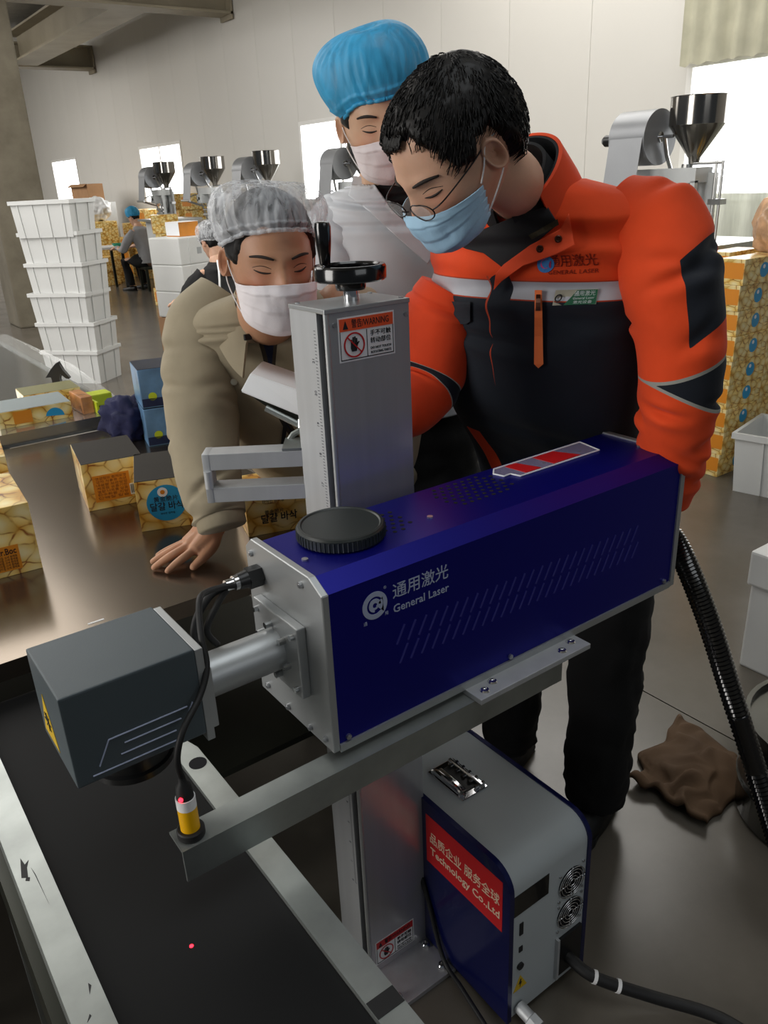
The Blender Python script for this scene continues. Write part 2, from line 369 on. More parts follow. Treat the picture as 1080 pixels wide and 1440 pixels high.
# housing ventilation: round holes on top, slanted slots on the near side
b = B()
for cx, cy, nx, ny in ((.60, .85, 4, 7), (.775, .862, 9, 7), (.985, .872, 7, 3)):
    for i in range(nx):
        for j in range(ny):
            x = cx+(i-(nx-1)/2)*.0145+(j % 2)*.007; y = cy+(j-(ny-1)/2)*.012
            if (i in (0, nx-1)) and (j in (0, ny-1)): continue
            disc(b, frame_m((x, y, 1.1), (1, 0, 0), (0, 1, 0)), 0, .0034, n=8, th=.0005)
if True: obj('vent_holes', b, M['darkhole'], hous, kind='stuff')
b = B()
for r, (zc) in enumerate((.988, .957)):
    for i in range(27):
        x = .545+.0188*i+(.0 if r == 0 else .004); z = zc
        p0, p1 = V((x-.007, .745, z-.013)), V((x+.007, .745, z+.013)); d = V((.0016, 0, -.0009))
        prism(b, [p0-d, p0+d, p1+d, p1-d], (0, -.0006, 0))
obj('vent_slots', b, mat('slot_edge', '2c2c86', .5, var=0), hous, kind='stuff')
b = B(); f0 = [(.4275, y, z) for y, z in [(.743, .852), (.743, 1.086), (.772, 1.102), (.924, 1.102), (.942, 1.086), (.942, .852)]]
prism(b, f0, (.0105, 0, 0)); bmesh.ops.bevel(b, geom=list(b.edges), offset=.0012, segments=1, affect='EDGES'); fp = obj('end_plate', b, M['alu2'], T, label='brushed aluminium front end plate')
b = B()
for y, z in ((.76, .867), (.80, .862), (.86, .862), (.918, .867), (.79, 1.085), (.925, 1.08)):
    cyl(b, (.4275, y, z), (.4235, y, z), .0045, n=10); cyl(b, (.4235, y, z), (.4225, y, z), .0022, n=6)
obj('end_screws', b, M['screw'], fp, kind='stuff')
b = B(); prism(b, [(1.145, y, z) for y, z in [(.742, .852), (.742, 1.087), (.772, 1.103), (.914, 1.103), (.943, 1.087), (.943, .852)]], (.011, 0, 0)); obj('end_plate', b, M['alu2'], T)
b = B(); bb(b, (.438, .742, .850), (1.145, .943, .8615)); bp = obj('base_plate', b, M['alu2'], T, label='thin aluminium base plate')
b = B()
for x in (.452, .75, 1.128): cyl(b, (x, .745, .868), (x, .7415, .868), .004, n=10); cyl(b, (x, .7415, .868), (x, .7405, .868), .0018, n=6)
for x in (.452, .66, 1.13): cyl(b, (x, .82, 1.1), (x, .82, 1.1025), .0045, n=10)
obj('cover_screws', b, M['screw'], hous, kind='stuff')
# clear window on the lid
wp = [(.848, .888), (.853, .869), (.868, .870), (.873, .852), (1.063, .852), (1.073, .904), (.864, .904)]
top = frame_m((0, 0, 1.1), (1, 0, 0), (0, 1, 0))
b = B(); poly(b, top, wp, th=.0018); wn = obj('lid_window', b, M['acrylic'], T, label='clear acrylic window with a pale rim on the lid')
b = B()
for p, q in zip(wp, wp[1:]+wp[:1]): tube(b, [(p[0], p[1], 1.1015), (q[0], q[1], 1.1015)], .0013, n=6)
obj('window_rim', b, M['white'], wn)
b = B(); poly(b, top, [(.89, .856), (.925, .856), (.91, .9), (.885, .9)], th=.0012, z0=.0012); poly(b, top, [(.955, .856), (1.02, .856), (1.0, .9), (.95, .9)], th=.0012, z0=.0012)
obj('red_patches', b, M['red'], wn, kind='stuff')  # two slanted red patches set inside the lid window
# emblem and lettering on the near side
nf = frame_m((.506, .745, 1.046), (1, 0, 0), (0, 0, 1))
b = B(); disc(b, nf, .0125, .0195, n=40); disc(b, nf, .0035, .0062, .3, 5.6, 20); disc(b, nf, .0062, .0095, .0, 4.6, 20)
poly(b, nf, [(.002, -.0015), (.0125, .009), (.0135, -.013)])
text_bm('®', .006, nf @ Matrix.Translation((.017, .020, 0)), bm=b); text_bm('通', .006, nf @ Matrix.Translation((-.016, -.022, 0)), bm=b); text_bm('用', .006, nf @ Matrix.Translation((.018, -.018, 0)), bm=b)
obj('emblem', b, M['offw'], hous)
b = text_bm('通用激光', .0235, frame_m((.582, .745, 1.0535), (1, 0, 0), (0, 0, 1)), fit=.094, bold=.004); text_bm('General Laser', .0165, frame_m((.582, .745, 1.029), (1, 0, 0), (0, 0, 1)), fit=.095, bold=.008, bm=b)
obj('lettering', b, M['offw'], hous)
# tube to scan head
b = B(); ty, tz = .852, .968
lathe(b, [(.034, 0), (.034, .012), (.029, .014), (.029, .13), (.033, .132), (.033, .14)], (.4275, ty, tz), (-1, 0, 0), n=40); obj('beam_tube', b, M['alu2'], T, smooth=30, label='turned aluminium beam tube')
b = B(); bb(b, (.414, .79, .918), (.4275, .908, 1.024), bev=.002); fl = obj('flange', b, M['alu2'], T)
b = B()
for a in range(6):
    y, z = ty+.036*math.cos(a*pi/3+.3), tz+.036*math.sin(a*pi/3+.3); cyl(b, (.415, y, z), (.404, y, z), .0046, n=12)
for y, z in ((.80, .93), (.80, 1.01), (.898, .93), (.898, 1.01)): cyl(b, (.415, y, z), (.408, y, z), .004, n=12)
obj('flange_bolts', b, M['bolt'], fl, kind='stuff', smooth=30)
b = B(); bb(b, (.274, .777, .93), (.284, .905, 1.058), bev=.001); bb(b, (.284, .79, .935), (.296, .87, 1.02), bev=.002); obj('mount_block', b, M['alu2'], T)
# scan head
G = [(.12, .777), (.274, .777), (.274, .908), (.12, .908)]
b = B(); bb(b, (.12, .777, .942), (.274, .908, 1.06), bev=.0022); sh = obj('scan_head', b, M['galvo'], T, label='dark grey powder coated scan head')
gf = frame_m((0, .777, 0), (1, 0, 0), (0, 0, 1))
b = B()
for p, q in (((.162, .989), (.147, .960)), ((.262, .993), (.240, .951)), ((.162, .989), (.255, .990)), ((.138, .951), (.24, .951)), ((.178, .977), (.246, .9775)), ((.172, .964), (.238, .9645))):
    tube(b, [gf @ V((p[0], p[1], .0006)), gf @ V((q[0], q[1], .0006))], .0009, n=6)
obj('head_lines', b, M['offw'], sh, kind='stuff')
lf = frame_m((.12, .866, .985), (0, -1, 0), (0, 0, 1))
b = B(); poly(b, lf, [(-.03, -.03), (.03, -.03), (0, .035)]); sg = obj('warning_triangle', b, M['warn'], sh, label='yellow laser warning triangle')
b = B(); disc(b, lf, 0, .006, z0=.0006, n=12)
for a in range(8): rect(b, lf @ Matrix.Translation((0, -.004, 0)) @ Matrix.Rotation(a*pi/4, 4, 'Z'), .004, -.0008, .013, .0008, z0=.0006)
obj('laser_symbol', b, M['ink'], sg)
b = B(); lathe(b, [(.05, 0), (.05, -.012), (.046, -.014), (.046, -.03), (.05, -.032), (.05, -.04), (.04, -.04), (.035, -.034)], (.2, .842, .942), n=40); obj('lens', b, M['black'], T, smooth=30)
# connector and thick lead
b = B(); c0 = V((.427, .905, 1.055)); cyl(b, c0, c0+V((-.02, 0, 0)), .0155, n=6); cyl(b, c0+V((-.02, 0, 0)), c0+V((-.034, 0, 0)), .013, .011, n=20); cn = obj('connector', b, M['black'], T, smooth=30)
b = B(); cyl(b, c0+V((-.034, 0, 0)), c0+V((-.04, 0, 0)), .0105, n=20); cyl(b, c0+V((-.04, 0, 0)), c0+V((-.052, 0, 0)), .008, n=16); obj('ferrule', b, M['chrome'], cn, smooth=30)
b = B(); tube(b, [c0+V((-.05, 0, 0)), c0+V((-.075, 0, -.006)), c0+V((-.10, -.005, -.03)), (.318, .89, 1.0), (.33, .875, .965), (.355, .875, .95), (.395, .88, .96)], .0055, n=10, smooth=8)
tube(b, [c0+V((-.05, 0, -.005)), c0+V((-.07, -.01, -.016)), (.335, .89, 1.01), (.345, .885, .985)], .0045, n=10, smooth=8)
obj('signal_lead', b, M['rubber'], T, smooth=True)

# lens cap resting on the lid
b = B(); lathe(b, [(.0, 0), (.057, 0), (.0605, .002), (.0605, .016), (.0585, .019), (.055, .0195), (.053, .018), (0, .018)], (.53, .853, 1.1005), n=56)
for i in range(60):
    a = i*pi/30; cyl(b, V((.53+.0605*math.cos(a), .853+.0605*math.sin(a), 1.1025)), V((.53+.0605*math.cos(a), .853+.0605*math.sin(a), 1.1155)), .0013, n=5)
o = obj('lens_cap', b, M['capm'], smooth=30, loc=(.53, .853, 1.1005)); tag(o, 'black round screw cap lying on top of the blue laser housing', 'cap')

# bracket carrying the laser and the sensor
T = thing('mounting_bracket', 'grey angle iron bracket with bolted plate under the blue laser', 'bracket', (.5, .74, .80))
b = B(); prism(b, [(.204, .722, .795), (.204, .722, .841), (.204, .762, .841), (.204, .762, .8375), (.204, .7255, .8375), (.204, .7255, .795)], (.64, 0, 0)); obj('angle_bar', b, M['galv'], T)
b = B(); bb(b, (.657, .708, .8415), (.893, .80, .8505), bev=.001); pl = obj('plate', b, M['alu'], T)
for x, y in ((.677, .722), (.701, .731), (.842, .722), (.872, .731)):
    b = B(); lathe(b, [(.0075, 0), (.0078, .0015), (.006, .0035), (.0035, .004), (.003, .0025), (0, .0025)], (x, y, .8502), n=16); obj('screw', b, M['chrome'], pl, smooth=30)
b = B(); bb(b, (.66, .78, .80), (.75, .998, .841), bev=.002); obj('carriage', b, M['alu'], T)

# photoelectric sensor
T = thing('photoelectric_sensor', 'yellow barrel sensor with black collar standing on the bracket end', 'sensor', (.224, .742, .8415))
b = B(); lathe(b, [(.0155, 0), (.0165, .001), (.0165, .009), (.015, .0105)], (.224, .742, .8415), n=32); obj('collar', b, M['rubber'], T, smooth=30)
b = B(); lathe(b, [(.0115, .01), (.0115, .043)], (.224, .742, .8415), n=32); sb = obj('barrel', b, M['yellow'], T, smooth=30)
b = B(); lathe(b, [(.01165, .042), (.01165, .0565)], (.224, .742, .8415), n=32); obj('paper_sleeve', b, M['label'], sb, smooth=30)
b = B(); lathe(b, [(.0105, .056), (.009, .072), (.005, .078), (.004, .086)], (.224, .742, .8415), n=24); obj('gland', b, M['rubber'], T, smooth=30)
b = B(); bmesh.ops.create_uvsphere(b, u_segments=12, v_segments=8, radius=.0028, matrix=Matrix.Translation((.2165, .735, .902))); obj('indicator', b, M['led'], T, smooth=True, label='glowing red indicator')
b = B(); tube(b, [(.224, .742, .925), (.222, .74, .955), (.236, .745, .985), (.268, .765, 1.005), (.287, .78, 1.03), (.293, .80, 1.06), (.31, .835, 1.085), (.335, .87, 1.075), (.37, .895, 1.06), (.40, .9, 1.05)], .004, n=10, smooth=8); obj('cable', b, M['rubber'], T, smooth=True)

# ---------------------------------------------------------------- lifting column
T = thing('lift_column', 'tall satin aluminium lifting column with black handwheel on top', 'column', (.695, 1.045, 0))
b = B(); bb(b, (.612, .905, 0), (.772, 1.13, .012), bev=.001); bs = obj('base_plate', b, M['colmetal'], T)
for x, y in ((.75, .925), (.755, .985), (.635, .925)):
    b = B(); lathe(b, [(.009, 0), (.009, .006), (.007, .009), (.004, .009), (.004, .006)], (x, y, .012), n=12); obj('bolt', b, M['chrome'], bs, smooth=30)
b = B(); bb(b, (.622, 1.0, .012), (.772, 1.0035, 1.372)); col_f = obj('front_cover', b, M['colmetal'], T)
b = B(); bb(b, (.618, 1.022, .012), (.634, 1.1, 1.372)); bb(b, (.76, 1.004, .012), (.772, 1.1, 1.372)); bb(b, (.634, 1.088, .012), (.76, 1.1, 1.372)); obj('side_profile', b, M['alu'], T)
b = B(); bb(b, (.628, 1.004, .02), (.65, 1.03, 1.37)); obj('guide_slot', b, M['darkhole'], T)
b = B(); cyl(b, (.6225, 1.003, .012), (.6225, 1.003, 1.372), .0045, n=16); obj('edge_trim', b, M['alu2'], T, smooth=30)
b = B(); bb(b, (.617, .998, 1.372), (.773, 1.101, 1.379), bev=.001); tp = obj('top_plate', b, M['alu2'], T)
for x, y in ((.628, 1.09), (.763, 1.09), (.763, 1.007)):
    b = B(); cyl(b, (x, y, 1.379), (x, y, 1.381), .004, n=10); obj('screw', b, M['screw'], tp)
for x, z in ((.634, 1.355), (.765, 1.355)):
    b = B(); cyl(b, (x, 1.0, z), (x, .998, z), .0035, n=10); obj('screw', b, M['screw'], col_f)
# scale of engraved marks on the side
b = B(); sf = frame_m((.618, 1.0, 0), (0, -1, 0), (0, 0, 1))
for i in range(220):
    z = .25+.005*i; rect(b, sf, -.0325, z, -.028 if i % 5 else -.026, z+.0009, th=.0004)
for i in range(22): text_bm(str(i), .0085, sf @ Matrix.Translation((-.039, .25+.05*i, 0)) @ Matrix.Rotation(pi/2, 4, 'Z'), bm=b)
obj('scale_marks', b, M['grayink'], T, kind='stuff')
def hand_icon(bm, mt, s):
    poly(bm, mt, [(-.35*s, -.8*s), (.25*s, -.8*s), (.45*s, -.1*s), (.7*s, .2*s), (.6*s, .3*s), (.3*s, .05*s), (-.45*s, .05*s), (-.5*s, -.4*s)], z0=.0012)
    for i, (x, h) in enumerate(((-.46, .55), (-.22, .8), (.02, .85), (.24, .65))): rect(bm, mt, x*s, 0, (x+.17)*s, h*s, z0=.0012)
def sticker(parent, cx, cz, w_, h_, y, head, hcol):
    mt = frame_m((cx, y, cz), (1, 0, 0), (0, 0, 1)); W, H = w_/2, h_/2
    b = B(); rect(b, mt, -W, -H, W, H, th=.0005); st = obj('warning_sticker', b, M['label'], parent, label='printed warning sticker')
    b = B(); rect(b, mt, -W*.95, H*.38, W*.95, H*.93, z0=.0005); obj('header', b, hcol, st)
    b = B(); poly(b, mt, [(-W*.84, H*.47), (-W*.66, H*.47), (-W*.75, H*.84)], z0=.0011)
    text_bm(head, h_*.21, mt @ Matrix.Translation((W*.13, H*.65, .0012)), fit=w_*.66, bm=b)
    rect(b, mt, -W*.02, -H*.9, 0, H*.34, z0=.0005); rect(b, mt, -W*.95, -H*.92, W*.95, -H*.88, z0=.0005); rect(b, mt, -W*.95, -H*.92, -W*.93, H*.38, z0=.0005); rect(b, mt, W*.93, -H*.92, W*.95, H*.38, z0=.0005)
    hand_icon(b, mt @ Matrix.Translation((-W*.47, -H*.24, 0)), H*.4)
    text_bm('手不可触', h_*.14, mt @ Matrix.Translation((W*.48, H*.12, .001)), fit=w_*.37, bm=b); text_bm('转动部位', h_*.14, mt @ Matrix.Translation((W*.48, -H*.22, .001)), fit=w_*.37, bm=b)
    text_bm('DO NOT TOUCH', h_*.08, mt @ Matrix.Translation((W*.48, -H*.55, .001)), fit=w_*.37, bm=b); text_bm('ROTATING PARTS', h_*.08, mt @ Matrix.Translation((W*.48, -H*.75, .001)), fit=w_*.37, bm=b)
    obj('print', b, M['ink'], st)
    b = B(); m2 = mt @ Matrix.Translation((-W*.47, -H*.27, .0012)); disc(b, m2, H*.5, H*.57, n=32); rect(b, m2 @ Matrix.Rotation(-pi/4, 4, 'Z'), -H*.5, -H*.03, H*.5, H*.03, z0=.0008); obj('prohibition_ring', b, M['red'], st)
sticker(T, .691, 1.331, .103, .066, 1.0, '警告/WARNING', M['orangep'])
sticker(T, .685, .062, .1, .064, 1.0, '警告/WARNING', M['red'])
# handwheel
hw = V((.70, 1.05, 1.379))
b = B(); lathe(b, [(.012, 0), (.012, .02)], hw, n=24); obj('shaft', b, M['chrome'], T, smooth=30)
b = B(); lathe(b, [(.0, .016), (.022, .016), (.0235, .02), (.0235, .03), (.02, .033), (0, .033)], hw, n=32)
R0 = []
for i in range(48):
    a = 2*pi*i/48; d = V((math.cos(a), math.sin(a), 0)); q = []
    for r, h in ((.053, .030), (.0555, .032), (.0558, .049), (.0535, .053), (.047, .053), (.0445, .050), (.0435, .036), (.046, .031)): q.append(b.verts.new(hw+d*r+V((0, 0, h))))
    R0.append(q)
for i in range(48):
    p, q = R0[i], R0[(i+1) % 48]
    for k in range(8): b.faces.new((p[k], p[(k+1) % 8], q[(k+1) % 8], q[k]))
for k in range(3):
    a = k*2*pi/3+.5; d = V((math.cos(a), math.sin(a), 0)); tube(b, [hw+d*.015+V((0, 0, .03)), hw+d*.03+V((0, 0, .036)), hw+d*.047+V((0, 0, .04))], [.009, .0065, .008], n=10)
wh = obj('handwheel', b, M['blackgloss'], T, smooth=35)
hk = hw+V((-.036, .012, .05))
b = B(); lathe(b, [(.004, -.01), (.004, .006)], hk, n=12); obj('handle_pin', b, M['chrome'], wh, smooth=30)
b = B(); lathe(b, [(.0075, .004), (.0085, .008), (.0115, .035), (.0125, .058), (.0115, .064), (.009, .0655), (0, .0655)], hk, n=28); obj('grip', b, M['blackgloss'], wh, smooth=35)

# ---------------------------------------------------------------- screen and its arm behind the column
T = thing('screen_arm', 'open aluminium frame of two bars reaching out beside the column', 'arm', (.55, 1.14, 1.09))
u_ = V((.8165, -.5774, 0)); w_ = V((.5774, .8165, 0)); P0 = at(290, 674, 1.33)
Ra = Matrix((u_, w_, V((0, 0, 1)))).transposed()
b = B(); box(b, P0+u_*.094+w_*.02+V((0, 0, .0285)), (.184, .04, .028), Ra, bev=.001); obj('upper_bar', b, M['alu'], T)
b = B(); box(b, P0+u_*.094+w_*.02-V((0, 0, .0295)), (.184, .04, .026), Ra, bev=.001); obj('lower_bar', b, M['alu'], T)
b = B(); box(b, P0+u_*.003+w_*.02, (.012, .042, .086), Ra, bev=.002); cyl(b, P0+u_*.004+V((0, 0, -.016)), P0+u_*.004+V((0, 0, .014)), .007, n=16); obj('end_post', b, M['alu'], T, smooth=30)
b = B(); box(b, P0+u_*.188+w_*.02, (.02, .044, .09), Ra, bev=.001); obj('clamp', b, M['alu'], T)
T = thing('touch_screen', 'white flat screen box tilted on a small hinge beside the column', 'screen', (.64, 1.2, 1.166))
qA, qB, qD, qC = at(338, 551, 1.36), at(352, 525, 1.375), at(444, 594, 1.36), at(444, 557, 1.375)
b = B(); prism(b, [qA, qB, qC, qD], w_*.16+V((0, 0, -.012))); bmesh.ops.bevel(b, geom=list(b.edges), offset=.002, segments=2, affect='EDGES'); obj('screen_case', b, M['label'], T)
b = B(); prism(b, [at(352, 556, 1.375), at(375, 572, 1.375), at(440, 606, 1.375), at(440, 592, 1.375)], w_*.1); obj('back_recess', b, M['shelf'], T)
b = B(); tube(b, [at(374, 574, 1.37), at(400, 587, 1.37), at(432, 603, 1.37)], .0058, n=10); tube(b, [at(428, 602, 1.365), at(412, 611, 1.365), at(405, 622, 1.365)], .0052, n=8); tube(b, [at(427, 602, 1.365), at(430, 612, 1.365), at(420, 635, 1.365)], .0048, n=8); obj('hinge', b, M['galv'], T, smooth=30)
b = B(); cyl(b, at(424, 590, 1.36), at(424, 602, 1.36), .007, n=12); cyl(b, at(424, 632, 1.36), at(424, 638, 1.36), .006, n=6); obj('hinge_bolt', b, M['bolt'], T, smooth=30)
b = B(); box(b, P0+u_*.155+w_*.03+V((0, 0, .045)), (.05, .06, .004), Ra); obj('foot_plate', b, M['galv'], T)
b = B(); tube(b, [at(360, 639, 1.37), at(395, 631, 1.37), at(420, 622, 1.37)], .006, n=10); obj('support_rod', b, M['alu'], T, smooth=30)

# ---------------------------------------------------------------- laser power cabinet
T = thing('laser_power_cabinet', 'white and navy laser power cabinet with rounded top on the floor', 'cabinet', (.875, .94, 0))
def round_prof(y0, y1, z0, z1, r):
    p = [(y0, z0)]+[(y0+r-r*math.cos(a), z1-r+r*math.sin(a)) for a in [i*pi/16 for i in range(9)]]
    return p+[(y1-r+r*math.sin(a), z1-r+r*math.cos(a)) for a in [i*pi/16 for i in range(9)]]+[(y1, z0)]
b = B(); prism(b, [(.778, y, z) for y, z in round_prof(.752, 1.14, .02, .40, .05)], (.2, 0, 0)); cb = obj('shell', b, M['cabw'], T, smooth=25)
b = B(); prism(b, [(.767, y, z) for y, z in round_prof(.748, 1.144, .016, .403, .052)], (.011, 0, 0)); sp = obj('side_panel', b, M['navyp'], T, smooth=25, label='glossy navy side panel with red banner')
b = B(); prism(b, [(.978, y, z) for y, z in round_prof(.748, 1.144, .016, .403, .052)], (.009, 0, 0)); obj('side_panel', b, M['navyp'], T, smooth=25)
bf = frame_m((.767, .875, .311), (0, -1, 0), (0, 0, 1))
b = B(); rect(b, bf, -.112, -.062, .108, .061); bn = obj('banner', b, M['red'], sp)
b = text_bm('品质企业 服务全球', .03, bf @ Matrix.Translation((0, .008, .0008)), fit=.2, bold=.004); text_bm('Technology Co.,Ltd', .026, bf @ Matrix.Translation((.002, -.026, .0008)), fit=.2, bold=.012, bm=b); obj('lettering', b, mat('pale_gold_print', 'e6d6b8', .5, var=0), bn)
# recessed chrome handle on top
b = B(); bb(b, (.824, .94, .40), (.893, 1.05, .4035), bev=.0015); hd = obj('handle', b, M['chrome'], T, label='chrome folding handle')
b = B(); bb(b, (.84, .955, .4036), (.879, 1.035, .405)); obj('handle_recess', b, M['black'], hd)
b = B(); tube(b, [(.831, .95, .407), (.831, .96, .413), (.831, 1.03, .413), (.831, 1.04, .407)], .006, n=10); bb(b, (.826, .955, .407), (.848, 1.035, .411), bev=.001); cyl(b, (.88, .945, .408), (.88, 1.045, .408), .005, n=10)
for y in (.95, .97, .99, 1.01, 1.03): cyl(b, (.866, y, .407), (.89, y, .407), .0045, n=8)
obj('handle_grip', b, M['chrome'], hd, smooth=30)
ff = frame_m((0, .752, 0), (1, 0, 0), (0, 0, 1))
b = B(); rect(b, ff, .782, .288, .872, .338, th=.001); obj('display', b, M['blackgloss'], T)
for x0, z0, x1, z1 in ((.797, .232, .806, .262), (.797, .188, .806, .201)):
    b = B(); rect(b, ff, x0, z0, x1, z1, th=.002); obj('port', b, M['ink'], T)
b = B(); disc(b, ff @ Matrix.Translation((.801, .150, 0)), 0, .008, n=16, th=.004); obj('key_switch', b, M['ink'], T)
b = B(); poly(b, ff, [(.785, .085), (.822, .085), (.8035, .122)]); wt = obj('warning_triangle', b, M['warn'], T)
b = B(); poly(b, ff, [(.8035, .111), (.799, .099), (.8035, .1), (.802, .09), (.808, .103), (.8045, .102), (.806, .111)], z0=.0006); obj('bolt_symbol', b, M['ink'], wt)
for zc in (.275, .195):
    fc = ff @ Matrix.Translation((.936, zc, 0))
    b = B(); disc(b, fc, 0, .034, n=32, th=.0008); fn = obj('fan', b, M['darkhole'], T)
    b = B()
    for r in (.008, .015, .022, .029, .035): 
        q = [fc @ V((r*math.cos(a), r*math.sin(a), .004)) for a in [i*2*pi/32 for i in range(33)]]; tube(b, q, .0011, n=6)
    for a in (0, pi/2, pi, 3*pi/2): tube(b, [fc @ V((.006*math.cos(a), .006*math.sin(a), .003)), fc @ V((.037*math.cos(a), .037*math.sin(a), .003))], .0014, n=6)
    obj('fan_guard', b, M['chrome'], fn, smooth=True)
    b = B()
    for a in range(4):
        p = fc @ V((.046*math.cos(a*pi/2+pi/4), .046*math.sin(a*pi/2+pi/4), 0)); cyl(b, p, p+V((0, -.003, 0)), .003, n=8)
    obj('fan_screws', b, M['screw'], fn, kind='stuff')
b = B(); rect(b, ff, .905, .04, .972, .14, th=.006); obj('socket_panel', b, M['black'], T)
b = B(); bb(b, (.9, .744, .035), (.906, .752, .145)); obj('socket_frame', b, M['alu'], T)
for x in (.80, .955):
    for y in (.78, 1.11):
        b = B(); cyl(b, (x, y, 0), (x, y, .02), .015, .018, n=14); obj('foot', b, M['rubber'], T)
b = B(); cyl(b, (.80, .75, .04), (.802, .72, .035), .013, n=16); cyl(b, (.802, .72, .035), (.804, .70, .03), .016, n=6); gl = obj('cable_gland', b, M['alu'], T, smooth=30)
b = B(); tube(b, [(.935, .752, .075), (.94, .70, .07), (.97, .66, .055), (1.03, .60, .03), (1.1, .5, .02), (1.12, .38, .02)], .012, n=12, smooth=6); pc_ = obj('power_cable', b, M['rubber'], T, smooth=True)
for k, p in enumerate(((.945, .69, .067), (.975, .655, .053))):
    b = B(); d = V((.035, -.035, -.015)).normalized(); cyl(b, V(p), V(p)+d*.007, .0135, n=16); obj('cable_tie', b, M['label'], pc_)
b = B(); tube(b, [(.80, .70, .03), (.79, .62, .02), (.74, .5, .015), (.70, .35, .015)], .008, n=10, smooth=6); obj('cable', b, M['rubber'], T, smooth=True)
# lead lying along the base plate beside the column
b = B(); tube(b, [(.764, 1.06, .30), (.763, .99, .16), (.757, .93, .03), (.745, .85, .02), (.72, .70, .012), (.68, .55, .012)], .005, n=8, smooth=6); o = obj('ground_lead', b, M['rubber'], smooth=True, loc=(.74, .8, .01)); tag(o, 'thin black lead running down between column and white cabinet', 'cable')

# ---------------------------------------------------------------- ribbed hose from the back of the laser
T = thing('conduit_hose', 'black ribbed conduit hose sloping from the laser rear to the floor', 'hose', (1.2, .84, .05))
hp = spline([(1.157, .86, .96), (1.2, .85, .945), (1.23, .80, .90), (1.265, .74, .76), (1.30, .68, .58), (1.335, .61, .38), (1.36, .54, .20), (1.38, .44, .06), (1.4, .3, .03)], 14)
b = B(); rad = []
pts = []
for i, p in enumerate(hp):
    pts.append(p); rad.append(.0215)
fine = spline(hp, 3); tube(b, fine, [.0225 if i % 2 else .0195 for i in range(len(fine))], n=16); obj('hose', b, M['blackgloss'], T, smooth=60)
b = B(); cyl(b, (1.156, .86, .96), (1.175, .858, .957), .03, n=24); obj('fitting', b, M['black'], T, smooth=30)
b = B(); tube(b, [(1.158, .80, 1.02), (1.18, .78, 1.0), (1.2, .79, .99), (1.21, .83, .985)], .0018, n=6, smooth=6); tube(b, [(1.19, .785, .995), (1.2, .77, 1.01), (1.2, .77, 1.02)], .0015, n=6, smooth=4); obj('tie_wire', b, M['label'], T)

# ---------------------------------------------------------------- conveyor
T = thing('belt_conveyor', 'black belt conveyor with bright steel side rails under the scan head', 'conveyor', (.19, .6, 0))
b = B(); bb(b, (.084, -.3, .735), (.2985, 1.33, .742)); bb(b, (.084, -.3, .66), (.2985, 1.33, .666)); obj('belt', b, M['belt'], T)
b = B(); cyl(b, (.086, 1.33, .701), (.297, 1.33, .701), .041, n=28); obj('roller', b, M['belt'], T, smooth=30)
def rail(x0, x1, y0, y1):
    b = B(); bb(b, (x0, y0, .744), (x1, y1, .75)); bb(b, (x0, y0, .665), (x0+.004, y1, .744)); bb(b, (x1-.004, y0, .665), (x1, y1, .744)); return obj('side_rail', b, M['galv'], T)
r1 = rail(.044, .0835, -.3, 1.33); r2 = rail(.299, .3345, -.3, 1.0)
b = B(); prism(b, [(.299, 1.0, .744), (.3345, 1.0, .744), (.326, 1.03, .744), (.331, 1.06, .744), (.318, 1.085, .744), (.299, 1.07, .744)], (0, 0, .006)); obj('rail_tip', b, M['galv'], r2)
b = B(); disc(b, frame_m((.319, .965, .75), (1, 0, 0), (0, 1, 0)), 0, .0135, n=20); obj('slot_hole', b, M['darkhole'], r2)
b = B(); rect(b, frame_m((0, 0, .75), (1, 0, 0), (0, 1, 0)), .2995, .475, .334, .497, th=.0008); obj('tape_patch', b, M['rubber'], r2)
b = B(); tp_ = frame_m((0, 0, .75), (1, 0, 0), (0, 1, 0))
for q in ([(.051, .905), (.058, .9), (.061, .918), (.066, .93), (.06, .925), (.058, .94), (.055, .925)], [(.054, .897), (.058, .893), (.06, .899), (.056, .902)], [(.065, .915), (.067, .9), (.068, .84), (.066, .9)], [(.07, .69), (.075, .70), (.073, .705)], [(.058, .66), (.064, .665), (.063, .668)], [(.05, .612), (.056, .615), (.056, .62)]): poly(b, tp_, q, th=.0004)
obj('grease_marks', b, M['ink'], r1, kind='stuff')
b = B(); bb(b, (.03, -.3, .56), (.044, 1.3, .70)); obj('side_plate', b, M['shelf'], T)
for x in (.05, .32):
    for y in (1.22, .2):
        b = B(); bb(b, (x-.015, y-.015, 0), (x+.015, y+.015, .665)); obj('leg', b, M['galv'], T)
b = B(); bb(b, (.3, .9, .70), (.33, .93, .735)); obj('bracket', b, M['galv'], T)
b = B(); bb(b, (.05, .2, .2), (.32, .23, .23)); bb(b, (.05, 1.2, .2), (.32, 1.23, .23)); obj('cross_bar', b, M['galv'], T)
b = B(); disc(b, frame_m((.184, .684, .742), (1, 0, 0), (0, 1, 0)), 0, .0024, n=12, th=.0003); obj('laser_dot', b, M['led'], T, label='small red aiming dot on the belt')
b = B(); tube(b, [(.50, 1.23, .02), (.49, 1.17, .05), (.52, 1.10, .07), (.545, 1.04, .04), (.55, .98, .01)], .004, n=8, smooth=8); o = obj('earth_wire', b, M['green'], smooth=True, loc=(.51, 1.1, .01)); tag(o, 'yellow green earth wire looping on the floor behind the conveyor rail', 'wire')

